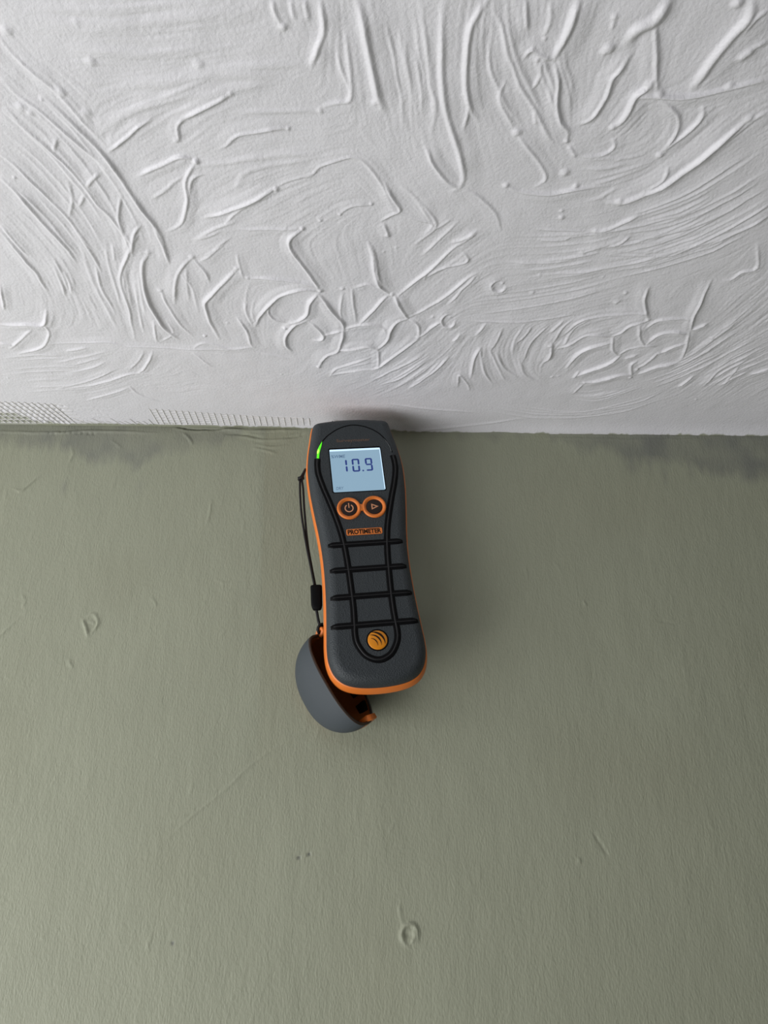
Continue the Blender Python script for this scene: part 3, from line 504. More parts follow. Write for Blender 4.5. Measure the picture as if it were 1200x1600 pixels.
ws(1.3, .35, (-124.8, -60), (-124.4, -70), (-126, -81)); ws(1.3, .35, (-130, -335), (-131.6, -344)); ws(1.3, .5, (-203, -184), (-206.8, -178)); ws(1.2, .4, (-158, -135), (-153, -142)); ws(1.2, .3, (-115, -122), (-108, -125))
for k in range(60):
    px, pz = rw.uniform(-320, 320), rw.uniform(-410, -20); RW.blob(rw.uniform(.7, 1.4), rw.uniform(.12, .4), px, pz)
for k in range(60):
    px, pz = rw.uniform(-320, 320), rw.uniform(-410, -40); l = rw.uniform(3, 12); ws(rw.uniform(1, 1.8), rw.uniform(.1, .22), (px, pz), (px+rw.normal(0, 2), pz-l))
# ragged filler and a torn crevice under the ceiling line on the left
ws(2.0, 1.0, (-300, -6), (-250, -7), (-215, -5), (-170, -6)); ws(1.8, 1.1, (-160, -1.5), (-140, -3.2), (-120, -2.5), (-97, -3), (-60, -2))
ws(1.5, -1.6, (-158, .2), (-150, -1.8), (-135, -2.6), (-122, -2.2)); ws(1.3, -1.0, (-120, -5.5), (-104, -6.5), (-92, -9)); ws(1.3, -.9, (-76, -8.5), (-66, -7.5), (-60, -5))
ws(1.6, .8, (-152, -5), (-146, -11), (-143, -16)); ws(1.6, .8, (-110, -8), (-90, -11), (-70, -10)); ws(1.6, .6, (-100, -14), (-85, -17), (-72, -15)); ws(1.6, .5, (-205, -12), (-196, -19)); ws(2, .6, (-98, -18), (-80, -22)); ws(1.4, .6, (-234, -17), (-231, -26), (-233, -33))
for k in range(9): RW.blob(1.3, -1.2, -252+k*4.2+rw.normal(0, .6), -6.8+rw.normal(0, .5))
ws(1.2, .5, (50, -2), (120, -2.5), (180, -3), (260, -3)); ws(1.2, .35, (120, -6), (180, -7), (240, -5.5))
WX = spaced(-1.3, -.335, .335, 1.3, .0009); WZ = spaced(-1.5, -.40, .006, .006, .0009); WZ[-1] = .006
def wall_pos(X, Zr):
    x, z = X*1e3, Zr*1e3
    h = RW.sample(x, z)+.5*vnoise(x, z*.6, 70, 12)+.18*vnoise(x, z*.5, 18, 13)+.06*vnoise(x, z*.5, 6, 14)
    # edge of an old lining-paper strip left of the meter
    xe = -90.6+(-12-z)*.053
    h = h+.35/(1+np.exp(-(xe-x)/1.2))*np.clip((z+170)/90, 0, 1)
    return np.stack([X, -h*1e-3, Z0+Zr], -1)
wall_back, GX, GZ = grid_mesh('wall_back', WX, WZ, wall_pos, False, M_wall)
x, z = GX*1e3, GZ*1e3
def lobe(cx, cz, rx, rz, p=1.0): return np.exp(-(((x-cx)/rx)**2+((z-cz)/rz)**2))*p
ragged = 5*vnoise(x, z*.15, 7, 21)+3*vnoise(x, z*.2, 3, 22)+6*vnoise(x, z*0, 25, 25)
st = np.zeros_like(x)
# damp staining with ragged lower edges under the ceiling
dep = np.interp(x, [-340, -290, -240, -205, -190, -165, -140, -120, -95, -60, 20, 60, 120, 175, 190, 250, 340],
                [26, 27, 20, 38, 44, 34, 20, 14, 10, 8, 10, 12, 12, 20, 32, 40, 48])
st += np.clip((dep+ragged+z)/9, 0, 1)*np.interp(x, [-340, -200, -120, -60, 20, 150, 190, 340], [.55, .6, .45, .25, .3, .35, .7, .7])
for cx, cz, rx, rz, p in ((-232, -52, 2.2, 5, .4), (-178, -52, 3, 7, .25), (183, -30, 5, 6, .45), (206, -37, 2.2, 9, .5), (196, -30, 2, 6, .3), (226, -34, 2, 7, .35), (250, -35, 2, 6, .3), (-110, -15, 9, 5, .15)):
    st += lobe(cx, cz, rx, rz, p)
for q in ((-48.3, -295.7), (-42.3, -293.9), (-117.4, -340.8)): st += lobe(q[0], q[1], .9, 1.0, .9)  # shade inside the pin holes, painted into this mask
attr(wall_back, 'stain_and_hole_shade', np.clip(st*(.8+.3*vnoise(x, z, 9, 23)), 0, 1))
xe = -90.6+(-12-z)*.053
pa = np.clip((x-xe)/2, 0, 1)*np.clip((-30-x)/40, 0, 1)*np.clip((z+260)/90, 0, 1)*.55
pa += np.clip(vnoise(x, z, 60, 31)-.2, 0, 1)*.35
attr(wall_back, 'patch', np.clip(pa, 0, 1))
tag(wall_back, 'sage green painted wall with damp stains below the ceiling', kind='structure')

# ------------------------------------------------------------------ jointing tape: woven threads pressed into the ceiling plaster
M_scrim = mat('plastered_scrim', (0.70, 0.69, 0.68, 1), .7, .3, ('noise', 900, .4, .0003))
parts = []
for i, (xa, xb, ya, yb) in enumerate(TAPE):
    if -236 < xa < -172: ya = yb-4 if i % 3 else yb-7
    hz = .00035
    V = []
    for f in (0, .33, .66, 1):
        xx = xa*(1-f)+xb*f; yy = ya*(1-f)+yb*f
        for dx, dz in ((-.8, -.0008), (-.45, hz*(1 if xa < -236 else .6)), (.45, hz*(1 if xa < -236 else .6)), (.8, -.0008)): V.append(((xx+dx)*1e-3, yy*1e-3, Z0-dz-.0001))
    F = [(r*4+k, r*4+k+1, r*4+k+5, r*4+k+4) for r in range(3) for k in range(3)]
    parts.append((V, F))
for f in (.04, .2, .36, .52, .68, .84, 1.0):
    for s, e in ((0, 15), (28, 52)):
        row = TAPE[s:e+1]
        V = []
        for xa, xb, ya, yb in row:
            xx = xa*(1-f)+xb*f; yy = ya*(1-f)+yb*f
            for dy, dz in ((-.55, -.0008), (-.3, .00015), (.3, .00015), (.55, -.0008)): V.append((xx*1e-3, (yy+dy)*1e-3, Z0-dz-.0001))
        F = [(r*4+k, r*4+k+4, r*4+k+5, r*4+k+1) for r in range(len(row)-1) for k in range(3)]
        parts.append((V, F))
scrim = mesh('scrim_tape', *join(parts), M_scrim, ceiling)
scrim['kind'] = 'stuff'; scrim['label'] = 'white mesh jointing tape showing through the plaster edge'

# ------------------------------------------------------------------ moisture meter
M_rubber = mat('charcoal_rubber', srgb(52, 57, 60), .55, .4, ('voronoi', 1300, .5, .0005))
M_panel = mat('smooth_charcoal', srgb(56, 60, 62), .5, .4, ('noise', 1500, .12, .0002))
M_orange = mat('orange_plastic', srgb(226, 124, 50), .42, .45, ('noise', 700, .05, .0003))
M_black = mat('black_rubber', (.0015, .0015, .002, 1), .6, .12, ('noise', 900, .03, .0002))
M_bead = mat('black_bead', (.006, .006, .007, 1), .5, .4, ('noise', 900, .05, .0003))
M_button = mat('button_black', (.018, .009, .007, 1), .5, .35, ('noise', 900, .08, .0003))
M_icon = mat('icon_print', srgb(214, 150, 112), .5, .3, ('noise', 900, .05, .0003))
M_badge = mat('amber_badge', srgb(222, 138, 24), .4, .4, ('noise', 900, .05, .0003))
M_print = mat('dark_print', (.020, .010, .004, 1), .6, .2, ('noise', 900, .05, .0003))
M_title = mat('muted_bronze_print', srgb(112, 90, 76), .6, .2, ('noise', 900, .05, .0003))
M_lcd = mat('lcd_glass', (.05, .06, .07, 1), .35, .3, ('noise', 60, .02, .0003), (srgb(138, 170, 192), .92))
M_lcd_edge = mat('lcd_backlight', (.3, .35, .4, 1), .4, .3, None, (srgb(196, 226, 248), 1.0))
M_lcd_ink = mat('lcd_segment', srgb(38, 52, 110), .4, .2, ('noise', 300, .02, .0002), (srgb(40, 56, 112), .7))
M_lcd_small = mat('lcd_small_print', srgb(70, 92, 116), .4, .2, ('noise', 300, .02, .0002), (srgb(80, 102, 126), .8))
M_led = mat('green_indicator', (.05, .5, .02, 1), .3, .5, None, (srgb(90, 240, 20), 1.0))
M_led_core = mat('green_indicator_core', (.2, .6, .05, 1), .3, .5, None, (srgb(190, 255, 90), 1.3))
M_lens = mat('unlit_indicator', srgb(70, 74, 76), .25, .5, ('noise', 500, .03, .0002))
M_steel = mat('steel_pin', (.25, .25, .26, 1), .45, .5, ('noise', 800, .03, .0002), metal=1.0)

yaw, lean, roll = math.radians(6), math.radians(1.5), math.radians(7.3)
u = Vector((1, 0, 0)); v = Vector((0, 0, 1)); n = Vector((0, -1, 0))
u, v = math.cos(roll)*u+math.sin(roll)*v, math.cos(roll)*v-math.sin(roll)*u
v, n = math.cos(lean)*v-math.sin(lean)*n, math.cos(lean)*n+math.sin(lean)*v
u, n = math.cos(yaw)*u-math.sin(yaw)*n, math.cos(yaw)*n+math.sin(yaw)*u
# local frame: x across the face, y up its length, z out of the face; origin at the head of the meter
MM = Matrix(((u.x, v.x, n.x, -.0239), (u.y, v.y, n.y, -.041), (u.z, v.z, n.z, Z0-.0156), (0, 0, 0, 1)))
meter = bpy.data.objects.new('moisture_meter', None); COL.objects.link(meter)
meter.empty_display_size = .02; meter.matrix_world = MM
tag(meter, 'charcoal and orange handheld moisture meter reading 10.9, pinned up against the ceiling', 'meter')

half = [(0, 1.2), (10, .9), (19, 0), (24, -.9), (26.2, -2.2), (27.4, -5), (29.2, -14), (31.2, -24), (32.5, -34), (32.8, -42), (32.2, -56), (30.6, -72), (28.8, -88),
        (27.8, -104), (27.8, -120), (28.6, -138), (29.8, -154), (30.4, -163), (30.0, -171), (27.3, -179), (21.8, -184.6), (13, -187.6), (0, -188.6)]
ctrl = half+[(-a, b) for a, b in half[-2:0:-1]]
OUT = catmull(ctrl, 1.2, True)
# even spacing, smoothed normals
d = np.r_[0, np.cumsum(np.linalg.norm(np.diff(np.vstack([OUT, OUT[:1]]), axis=0), axis=1))]
NP = 360
tt = np.linspace(0, d[-1], NP, endpoint=False); OO = np.vstack([OUT, OUT[:1]])
OUT = np.stack([np.interp(tt, d, OO[:, 0]), np.interp(tt, d, OO[:, 1])], 1)
tg = np.roll(OUT, -1, 0)-np.roll(OUT, 1, 0); NR = np.stack([-tg[:, 1], tg[:, 0]], 1); NR /= np.linalg.norm(NR, axis=1)[:, None]
if (NR[0]@np.array([0, 1])) < 0: NR = -NR          # outward
NS = sum(np.roll(NR, k, 0)*math.exp(-(k/5.0)**2) for k in range(-12, 13)); NS /= np.linalg.norm(NS, axis=1)[:, None]
def ring(inset, z):
    P = OUT-inset*NS
    zz = np.full(NP, z) if np.isscalar(z) else z
    return np.c_[P, zz]*1e-3
def loft(rings, cap0=False, cap1=False, close=False):
    V = np.vstack(rings); F = []; nr = len(rings)
    for r in range(nr if close else nr-1):
        r2 = (r+1) % nr
        for k in range(NP):
            k2 = (k+1) % NP; F.append((r*NP+k, r*NP+k2, r2*NP+k2, r2*NP+k))
    if cap0: F.append(tuple(range(NP))[::-1])
    if cap1: F.append(tuple((nr-1)*NP+k for k in range(NP)))
    return V, F
PROF = [(0, -9.0), (.25, -6.5), (.9, -4.2), (2.0, -2.2), (3.4, -.95), (5.0, -.25), (6.6, 0)]
body = mesh('front_shell', *loft([ring(i, z) for i, z in PROF]+[ring(6.8, 0)], cap1=True), M_rubber, meter)
body.data.polygons[len(body.data.polygons)-1].use_smooth = False
body['label'] = 'charcoal rubber front housing with a waisted outline'
hw_v = np.array([p[1] for p in half])[::-1]; hw_u = np.array([p[0] for p in half])[::-1]
def shell_z(a, b):
    """height of the front shell (mm) at across a, along b"""
    ins = np.interp(b, hw_v, hw_u)-abs(a)
    return float(np.interp(ins, [p[0] for p in PROF], [p[1] for p in PROF]))
flare = .9+.5*np.clip((-OUT[:, 1]-60)/60, 0, 1)+.9*np.clip((-OUT[:, 1]-168)/16, 0, 1)
def ring_f(k, z): return np.c_[OUT+(NS*(flare*k)[:, None]), np.full(NP, z)]*1e-3
mesh('rim_band', *loft([ring(.3, -8.4), ring(-.5, -8.7), ring(-.85, -9.6), ring_f(1.0, -12.5), ring_f(1.05, -14.0), ring_f(.7, -15.0), ring(.3, -15.2)], close=False), M_orange, meter)['label'] = 'orange band round the edge of the housing'
thin = np.clip((-OUT[:, 1]-50)/130, 0, 1)
mesh('back_shell', *loft([ring(.2, -13.8), ring(.5, -18), ring(1.6, -22+3*thin), ring(4, -26+6*thin), ring(8, -30+8.5*thin), ring(12, -31.5+9.5*thin)], cap1=True), M_rubber, meter)

def ribbon(P, w, h, lift=0., taper=False, z_fn=shell_z):
    P = np.asarray(P, float); T = np.gradient(P, axis=0); T /= np.linalg.norm(T, axis=1)[:, None]
    N = np.stack([-T[:, 1], T[:, 0]], 1); V = []; F = []
    prof = [(-1, -.25), (-.8, .55), (-.45, .95), (0, 1), (.45, .95), (.8, .55), (1, -.25)]; k = len(prof); m_ = len(P)
    for i in range(m_):
        e = 1.0
        if taper: e = min(1.0, .55+.45*min(i, m_-1-i)/3.0)
        for s_, hh in prof:
            q = P[i]+N[i]*s_*w*.5*e
            V.append((q[0]*1e-3, q[1]*1e-3, (z_fn(q[0], q[1])+hh*h+lift)*1e-3))
    for i in range(m_-1):
        for j in range(k-1): F.append((i*k+j, (i+1)*k+j, (i+1)*k+j+1, i*k+j+1))
    F.append(tuple(range(k))); F.append(tuple((m_-1)*k+j for j in range(k))[::-1])
    return V, F
flat = lambda a, b: 0.0
left = [(-25.8, -32.3), (-26.4, -38), (-26.0, -45), (-23.7, -55), (-20.8, -65), (-17.6, -77), (-15.0, -89), (-13.4, -103), (-12.6, -119), (-12.2, -138), (-12.6, -150), (-13.0, -157),
        (-12.2, -163), (-8.6, -169.6), (-4.2, -172.8), (0, -173.8)]
path = left+[(-a, b) for a, b in left[-2::-1]]
PT = catmull(path, 1.5)
gr = mesh('grip_channel', *ribbon(PT, 4.6, .35), M_black, meter); gr['label'] = 'black channel running round the grip in a long U'
mesh('channel_bead', *ribbon(PT, 1.3, .45, .3), M_bead, gr)
arch = [(-23.6, -22), (-20.8, -18), (-16.5, -13.6), (-9, -8.8), (0, -6.5), (9, -8.2), (16.5, -12.6), (20.8, -17.4), (23.8, -23), (25.6, -30)]
mesh('bezel_line', *ribbon(catmull(arch, 1.2), .9, .12, 0, False, flat), M_black, meter)
for bv, hl in ((-97.0, 24.3), (-114.5, 24.6), (-132.6, 25.8), (-151.2, 27.2)):
    P = np.stack([np.linspace(-hl, hl, 45), np.full(45, bv)], 1)
    gb = mesh('grip_bar', *ribbon(P, 4.5, .5, 0, True), M_black, meter)
    mesh('bar_bead', *ribbon(P*[.94, 1], .8, .2, .4, True), M_bead, gb)

def plate(poly, z0, z1, bev=.15):
    """extruded outline (mm) with a softened front edge"""
    P = np.asarray(poly, float); c = P.mean(0); k = len(P)
    dv = P-c; L = np.linalg.norm(dv, axis=1)[:, None]+1e-9; Pi = P-dv/L*bev
    V = [(*p, z0) for p in P]+[(*p, z1-bev*.6) for p in P]+[(*p, z1) for p in Pi]
    V = [tuple(x*1e-3 for x in q) for q in V]
    F = []
    for r in range(2):
        for i in range(k):
            j = (i+1) % k; F.append((r*k+i, r*k+j, (r+1)*k+j, (r+1)*k+i))
    F.append(tuple(2*k+i for i in range(k)))
    return V, F
def rrect(u0, u1, v0, v1, r, seg=5):
    P = []
    for cx, cy, a0 in ((u1-r, v1-r, 0), (u0+r, v1-r, 90), (u0+r, v0+r, 180), (u1-r, v0+r, 270)):
        for k in range(seg+1):
            a = math.radians(a0+90*k/seg); P.append((cx+r*math.cos(a), cy+r*math.sin(a)))
    return P
def poly_flat(poly, z0, z1): return plate(poly, z0, z1, .05)
def text_mesh(name, body_, box, z, m, parent, bold=0.0, shear=0.0, depth=.08):
    cu = bpy.data.curves.new(name, 'FONT'); cu.body = body_; cu.size = 1; cu.offset = bold; cu.shear = shear
    cu.resolution_u = 4
    t = bpy.data.objects.new(name+'_tmp', cu); COL.objects.link(t)
    dg = bpy.context.evaluated_depsgraph_get(); dg.update()
    me = bpy.data.meshes.new_from_object(t.evaluated_get(dg))
    bpy.data.objects.remove(t, do_unlink=True); bpy.data.curves.remove(cu)
    co = np.array([x.co for x in me.vertices]); lo, hi = co.min(0), co.max(0)
    u0, u1, v0, v1 = box
    for x in me.vertices:
        x.co = ((u0+(x.co.x-lo[0])/(hi[0]-lo[0])*(u1-u0))*1e-3, (v0+(x.co.y-lo[1])/(hi[1]-lo[1])*(v1-v0))*1e-3, z*1e-3)
    bm = bmesh.new(); bm.from_mesh(me)
    g = bmesh.ops.extrude_face_region(bm, geom=bm.faces[:])
    for e in g['geom']:
        if isinstance(e, bmesh.types.BMVert): e.co.z += depth*1e-3
    bmesh.ops.recalc_face_normals(bm, faces=bm.faces[:]); bm.to_mesh(me); bm.free()
    me.name = name
    return link(name, me, m, parent, False)

# display
frame = mesh('display_surround', *plate(rrect(-18.1, 18.2, -59.4, -24.6, 1.2), -.2, .12), M_black, meter)
lcd = mesh('display', *plate(rrect(-17.3, 17.6, -58.8, -25.8, 1.1), -.2, .25), M_lcd, meter, False)
lcd['label'] = 'backlit pale blue liquid crystal display'
mesh('backlight_edge', *plate(rrect(-17.2, 17.4, -27.3, -25.9, .35), .1, .32), M_lcd_edge, lcd, False)
mesh('backlight_edge', *plate(rrect(17.0, 17.5, -58.2, -27.4, .2), .1, .32), M_lcd_edge, lcd, False)
SEG = {'1': 'bc', '0': 'abcdef', '9': 'abcdfg'}
def digit(ch, u0, u1, v0, v1):
    t = .62; parts = []; vm = (v0+v1)/2; g = .28
    H = lambda vv: [(u0+g+.1, vv), (u0+g+t, vv+t*.9), (u1-g-t, vv+t*.9), (u1-g-.1, vv), (u1-g-t, vv-t*.9), (u0+g+t, vv-t*.9)][::-1]
    Vv = lambda uu, a, b: [(uu, a+.25), (uu+t, a+.25+t), (uu+t, b-.25-t), (uu, b-.25), (uu-t, b-.25-t), (uu-t, a+.25+t)]
    for s in SEG[ch]:
        P = {'a': H(v1-t), 'g': H(vm), 'd': H(v0+t), 'b': Vv(u1-t, vm, v1), 'c': Vv(u1-t, v0, vm), 'f': Vv(u0+t, vm, v1), 'e': Vv(u0+t, v0, vm)}[s]
        parts.append(poly_flat(P, .2, .31))
    return join(parts)
mesh('digit', *digit('1', -10.8, -6.2, -43.9, -34.0), M_lcd_ink, lcd, False)
mesh('digit', *digit('0', -3.0, 2.2, -44.0, -33.8), M_lcd_ink, lcd, False)
mesh('decimal_point', *poly_flat(rrect(3.6, 4.7, -43.9, -42.8, .2), .2, .31), M_lcd_ink, lcd, False)
mesh('digit', *digit('9', 6.0, 11.0, -43.8, -33.7), M_lcd_ink, lcd, False)
text_mesh('unit_text', '%WME', (-16.6, -6.9, -32.7, -30.2), .25, M_lcd_small, lcd, .01, .15)
text_mesh('status_text', 'DRY', (-15.3, -10.3, -57.1, -54.9), .25, M_lcd_small, lcd, .005, .15)

# buttons in their orange figure-of-eight surround
def lathe(c, prof, seg=48, cap=False):
    V = [((c[0]+r*math.cos(2*math.pi*k/seg))*1e-3, (c[1]+r*math.sin(2*math.pi*k/seg))*1e-3, z*1e-3) for r, z in prof for k in range(seg)]
    F = [(r*seg+k, r*seg+(k+1) % seg, (r+1)*seg+(k+1) % seg, (r+1)*seg+k) for r in range(len(prof)-1) for k in range(seg)]
    if cap: F.append(tuple((len(prof)-1)*seg+k for k in range(seg)))
    return V, F
BT = ((-8.2, -71.3), (8.5, -71.1))
rp = [(8.0, -.2), (7.9, .7), (7.5, 1.15), (6.9, 1.2), (6.3, .95), (5.7, .4), (5.3, .1)]
neck = [(-1.6, -68.4), (0, -69.0), (1.8, -68.2), (2.6, -71), (1.8, -74.2), (0, -73.4), (-1.6, -74.4), (-2.4, -71)]
mesh('button_surround', *join([lathe(c, rp) for c in BT]+[plate(neck[::-1], -.2, .95, .3)]), M_orange, meter)['label'] = 'orange figure-of-eight surround of the two buttons'
def arc_band(c, r, w, a0, a1, z, seg=28, crescent=False):
    P0, P1 = [], []
    for k in range(seg+1):
        f = k/seg; a = math.radians(a0+(a1-a0)*f); ww = w*(math.sin(math.pi*min(max(f, .06), .94)) if crescent else 1)
        P0.append((c[0]+(r+ww/2)*math.cos(a), c[1]+(r+ww/2)*math.sin(a))); P1.append((c[0]+(r-ww/2)*math.cos(a), c[1]+(r-ww/2)*math.sin(a)))
    V = [(p[0]*1e-3, p[1]*1e-3, z*1e-3) for p in P0+P1]; k = seg+1
    V += [(p[0]*1e-3, p[1]*1e-3, (z-.2)*1e-3) for p in P0+P1]
    F = [(i, i+1, k+i+1, k+i) for i in range(seg)]+[(2*k+i, 2*k+i+1, i+1, i) for i in range(seg)]+[(k+i, k+i+1, 3*k+i+1, 3*k+i) for i in range(seg)]
    return V, F
b1 = mesh('button', *lathe(BT[0], [(5.5, 0), (5.4, .35), (4.9, .5), (2, .56), (.3, .57)], cap=True), M_button, meter); b1['label'] = 'round black power button'
mesh('power_icon', *join([arc_band(BT[0], 2.6, .75, 122, 418, .68), poly_flat(rrect(BT[0][0]-.33, BT[0][0]+.33, BT[0][1]+.2, BT[0][1]+3.8, .2), .4, .68)]), M_icon, b1, False)
b2 = mesh('button', *lathe(BT[1], [(5.5, 0), (5.4, .35), (4.9, .5), (2, .56), (.3, .57)], cap=True), M_button, meter); b2['label'] = 'round black button with a triangle'
def tri(c, s): return np.array([(c[0]-1.5*s, c[1]+1.85*s), (c[0]-1.5*s, c[1]-1.85*s), (c[0]+2.5*s, c[1])])
o_, i_ = tri((BT[1][0]-.1, BT[1][1]), 1.2), tri((BT[1][0]-.25, BT[1][1]), .6)
V = [(p[0]*1e-3, p[1]*1e-3, zz*1e-3) for zz in (.68, .45) for q in (o_, i_) for p in q]
F = [(k, (k+1) % 3, 3+(k+1) % 3, 3+k) for k in range(3)]+[(6+k, 6+(k+1) % 3, (k+1) % 3, k) for k in range(3)]+[(3+k, 3+(k+1) % 3, 9+(k+1) % 3, 9+k) for k in range(3)]
mesh('triangle_icon', V, F, M_icon, b2, False)

# maker's plate, model name, round badge
npl = mesh('name_plate', *plate(rrect(-11.6, 11.8, -90.8, -86.4, 1.0), -.1, .3), M_orange, meter, False); npl['label'] = 'small orange plate lettered PROTIMETER'
text_mesh('plate_lettering', 'PROTIMETER', (-10.8, 11.0, -90.3, -86.9), .27, M_print, npl, .04)
text_mesh('model_lettering', 'Surveymaster', (-11.8, 11.4, -20.6, -17.6), .0, M_title, meter, .008)
bc = (.3, -161.6)
bad = mesh('badge', *lathe(bc, [(6.0, -.1), (5.95, .25), (5.6, .42), (3, .5), (.2, .5)], cap=True), M_badge, meter); bad['label'] = 'round amber badge with curved wave marks'
mesh('badge_recess', *lathe(bc, [(6.9, .02), (6.0, .05)]), M_black, bad)
mesh('wave_mark', *join([arc_band((bc[0]-4.6, bc[1]-3.0), 4.3, .55, -8, 82, .62, crescent=True), arc_band((bc[0]-4.0, bc[1]-2.6), 6.0, .95, -6, 92, .62, crescent=True), arc_band((bc[0]-3.0, bc[1]-2.2), 7.3, 1.25, -4, 96, .62, crescent=True)]), M_print, bad, False)

# indicator lenses either side of the display
leaf = [(-21.6, -18.8), (-23.4, -21.8), (-25.3, -25.4), (-26.3, -31.9), (-24.8, -32.2), (-24.3, -28.8), (-23.4, -25.4), (-22.2, -21.8)]
led = mesh('indicator_light', *plate(leaf, -.2, .4, .2), M_led, meter); led['label'] = 'lit green indicator lens'
core = [(-24.4, -24.6), (-25.6, -26.6), (-25.9, -28.6), (-24.9, -28.4), (-24.2, -26.4)]
mesh('indicator_glow', *plate(core, .2, .46, .1), M_led_core, led)
rl = [(-a-.6, b) for a, b in leaf][::-1]
mesh('indicator_lens', *plate([(20.9+.3*0, -18.2), (22.8, -22), (24.3, -26), (24.9, -29.5), (25.3, -29.3), (24.9, -25.6), (23.4, -21.4)][::-1], -.2, .25, .1), M_lens, meter)
for uu in (-10, 10):
    V, F = tube([(uu*1e-3, -.004, -.029), (uu*1e-3, .009, -.029), (uu*1e-3, .0142, -.029), (uu*1e-3, .0168, -.029)], [.0016, .0016, .0013, .0003], 12)
    mesh('probe_pin', V, F, M_steel, meter)

# ------------------------------------------------------------------ protective cap hanging behind the lower corner
M_cap = mat('charcoal_cap', srgb(66, 72, 76), .6, .3, ('noise', 900, .1, .0003))
M_lining = mat('brown_orange_lining', (.32, .105, .018, 1), .4, .4, ('noise', 400, .1, .0003), vary=.3)
M_lip = mat('dark_lip', (.035, .020, .012, 1), .4, .5, ('noise', 600, .15, .0003))
tau = math.radians(40)
aa = math.radians(58.5); X = Vector((-math.cos(aa), 0, math.sin(aa))); N0 = Vector((math.sin(aa), 0, math.cos(aa))); T0 = Vector((0, -1, 0))
Nn = math.cos(tau)*N0+math.sin(tau)*T0; Y = -Nn; Zv = math.cos(tau)*T0-math.sin(tau)*N0
CAPO = Vector((-.0260, -.0255, Z0-.1950))
cap = bpy.data.objects.new('meter_cap', None); COL.objects.link(cap); cap.empty_display_size = .02
cap.matrix_world = Matrix(((X.x, Y.x, Zv.x, CAPO.x), (X.y, Y.y, Zv.y, CAPO.y), (X.z, Y.z, Zv.z, CAPO.z), (0, 0, 0, 1)))
tag(cap, 'charcoal protective cap with orange-brown inside, dangling open behind the lower corner of the meter', 'cap')
A_, B_, C_ = 32.5, 31.0, 16.0
def cap_surface(off, nt=72, nr=20, y0=0.0):
    V, F = [], []
    for r in range(nr+1):
        f = math.sin(r/nr*math.pi/2); y = y0+(B_-off-y0)*f
        s = math.sqrt(max(0, 1-f**2.15)); sc = max(0, 1-f**2.4)**.5
        for k in range(nt):
            a = 2*math.pi*k/nt; ca, sa = math.cos(a), math.sin(a); e = 2/2.5
            V.append(((A_-off)*s*math.copysign(abs(ca)**e, ca)*1e-3, y*1e-3, (C_-off)*sc*math.copysign(abs(sa)**e, sa)*1e-3))
    for r in range(nr):
        for k in range(nt):
            k2 = (k+1) % nt; F.append((r*nt+k, r*nt+k2, (r+1)*nt+k2, (r+1)*nt+k))
    return V, F
V, F = cap_surface(0)
bm = bmesh.new(); vv = [bm.verts.new(p) for p in V]
for f in F: bm.faces.new([vv[i] for i in f])
bmesh.ops.remove_doubles(bm, verts=bm.verts[:], dist=1e-6)
for zc in (-.0020, .0006):
    bmesh.ops.bisect_plane(bm, geom=bm.verts[:]+bm.edges[:]+bm.faces[:], plane_co=(0, 0, zc), plane_no=(0, 0, 1))
bmesh.ops.recalc_face_normals(bm, faces=bm.faces[:])
def sub(name, test, m, push=0.0):
    b = bm.copy()
    bmesh.ops.delete(b, geom=[f for f in b.faces if not test(f.calc_center_median().z)], context='FACES')
    me = bpy.data.meshes.new(name); b.to_mesh(me); b.free()
    return link(name, me, m, cap)
sub('front_shell', lambda z: z > .0006, M_cap); sub('back_shell', lambda z: z < -.0020, M_cap)
sub('seam_band', lambda z: -.0020 <= z <= .0006, M_orange)['label'] = 'orange band round the middle of the cap'
bm.free()
V, F = cap_surface(2.0); mesh('lining', V, F, M_lining, cap)['label'] = 'orange-brown inner lining of the cap'
# lip round the mouth
V = []; nt = 72
for off, y in ((0, 0), (.2, -.7), (1.0, -1.0), (1.8, -.7), (2.0, 0.3)):
    for k in range(nt):
        a = 2*math.pi*k/nt; ca, sa = math.cos(a), math.sin(a); e = .8
        V.append(((A_-off)*math.copysign(abs(ca)**e, ca)*1e-3, y*1e-3, (C_-off)*math.copysign(abs(sa)**e, sa)*1e-3))
F = [(r*nt+k, (r+1)*nt+k, (r+1)*nt+(k+1) % nt, r*nt+(k+1) % nt) for r in range(4) for k in range(nt)]
mesh('lip', V, F, M_lip, cap)
def block(u0, u1, v0, v1, z0, z1, b=.5):
    V = []; r = rrect(u0, u1, v0, v1, b, 3); k = len(r)
    V = [(p[0]*1e-3, p[1]*1e-3, z0*1e-3) for p in r]+[(p[0]*1e-3, p[1]*1e-3, z1*1e-3) for p in r]
    return V, [(i, (i+1) % k, k+(i+1) % k, k+i) for i in range(k)]+[tuple(range(k))[::-1], tuple(range(k, 2*k))]
for xs in (-20.5, -8.5, 3.5):
    zz = -14.0*(1-(abs(xs)/30.5)**2.5)**.4
    mesh('window_slot', *block(xs-3.4, xs+3.4, .8, 8.0, zz-1.2, zz+1.3), M_black, cap)
mesh('catch_tab', *block(-31.2, -27.6, -3.0, 4.5, -9.0, -1.0, .8), M_orange, cap)
lp = [(30.5, 2, -3), (32.6, 0, -3), (33.8, -2.0, -3), (34.0, -4.4, -3), (32.4, -5.2, -3), (31, -3.6, -3), (30.2, -1, -3)]
mesh('cord_loop', *tube(catmull(np.array(lp)*1e-3, .001), .0013, 10), M_orange, cap)['label'] = 'small orange loop for the cord'

LOOP = cap.matrix_world @ Vector((.0326, -.0030, -.003))
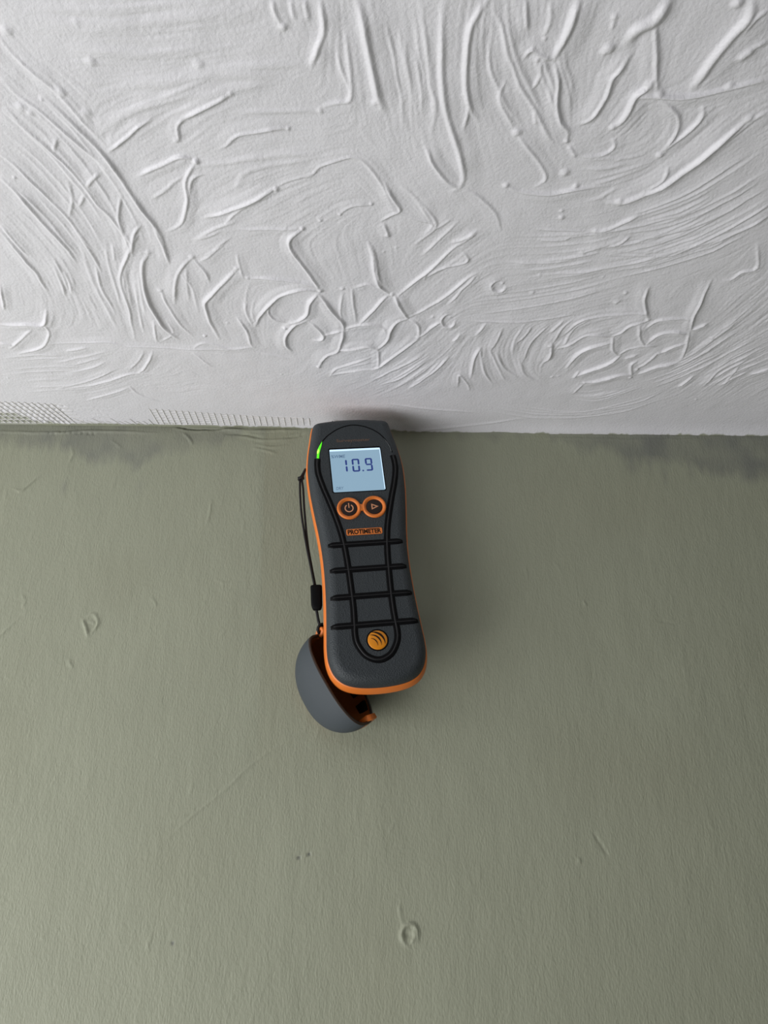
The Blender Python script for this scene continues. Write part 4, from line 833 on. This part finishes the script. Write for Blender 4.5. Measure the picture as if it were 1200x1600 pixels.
# ------------------------------------------------------------------ lanyard cord
M_cord = mat('black_braided_cord', (.010, .010, .011, 1), .65, .3, ('voronoi', 1800, .5, .0003))
lan = bpy.data.objects.new('lanyard_cord', None); COL.objects.link(lan); lan.empty_display_size = .01
LO = Vector((-.0575, -.030, Z0-.0581)); lan.location = LO
tag(lan, 'thin black looped cord joining the meter to its cap', 'cord')
def lpts(P): return catmull(np.array([(a-LO.x, b-LO.y, c+Z0-LO.z) for a, b, c in P]), .002)
s1 = [(-.0545, -.0305, -.0510), (-.0575, -.030, -.0581), (-.0577, -.030, -.0645), (-.0557, -.030, -.0838), (-.0517, -.030, -.1048), (-.0480, -.0295, -.1206), (-.0445, -.0285, -.1355)]
s2 = [(-.0545, -.0305, -.0510), (-.0565, -.0298, -.0590), (-.0555, -.0296, -.0660), (-.0538, -.0294, -.0820), (-.0505, -.0294, -.1055), (-.0474, -.0290, -.1206), (-.0440, -.0280, -.1355)]
mesh('cord_strand', *tube(lpts(s1), .00075, 8), M_cord, lan); mesh('cord_strand', *tube(lpts(s2), .00075, 8), M_cord, lan)
kn = [(-.0590, -.0300, -.0578), (-.0578, -.0316, -.0590), (-.0560, -.0310, -.0578), (-.0562, -.0288, -.0572), (-.0580, -.0286, -.0588), (-.0588, -.0304, -.0594), (-.0570, -.0318, -.0576), (-.0556, -.0300, -.0590)]
mesh('knot', *tube(lpts(kn), .00085, 8), M_cord, lan)
lx, ly, lz = LOOP.x, LOOP.y, LOOP.z-Z0
s3 = [(-.0428, -.0270, -.1505), (-.0422, -.0266, -.1530), (lx*.5-.0208, ly*.5-.0131, lz*.5-.0775), (lx+.0012, ly+.0006, lz+.0035), (lx+.0012, ly+.0018, lz+.0002), (lx-.0006, ly+.0004, lz-.0012), (lx-.0018, ly-.0016, lz+.0006), (lx-.0008, ly-.0018, lz+.0034), (lx+.0010, ly-.0006, lz+.0048)]
mesh('cord_strand', *tube(lpts(s3), .0009, 8), M_cord, lan)
# flat sliding toggle
V = []; F = []; ax = Vector((.0012, 0.0008, -.0164)).normalized(); sd = Vector((1, 0, .06)).normalized(); dp = ax.cross(sd).normalized()
oc = Vector((-.0433+.0005, -.0278, Z0-.1435))-LO
secs = [(-8.2, 3.0, 2.0), (-7.8, 3.6, 2.6), (-6.8, 3.8, 2.8), (4.8, 3.6, 2.7), (6.8, 3.1, 2.4), (8.0, 2.5, 1.9), (8.3, 1.6, 1.2)]
for t, a, b in secs:
    for k in range(20):
        q = 2*math.pi*k/20; ca, sa = math.cos(q), math.sin(q)
        p = oc+ax*t*1e-3+sd*(a*math.copysign(abs(ca)**.45, ca))*1e-3+dp*(b*math.copysign(abs(sa)**.6, sa))*1e-3
        V.append(tuple(p))
for r in range(len(secs)-1):
    for k in range(20): F.append((r*20+k, r*20+(k+1) % 20, (r+1)*20+(k+1) % 20, (r+1)*20+k))
F.append(tuple(range(20))[::-1]); F.append(tuple((len(secs)-1)*20+k for k in range(20)))
mesh('slider', V, F, M_black, lan)['label'] = 'black sliding toggle on the cord'

def fix_normals():
    for o in bpy.data.objects:
        if o.type == 'MESH' and len(o.data.polygons) < 50000:
            b = bmesh.new(); b.from_mesh(o.data); bmesh.ops.recalc_face_normals(b, faces=b.faces[:]); b.to_mesh(o.data); b.free()
fix_normals()
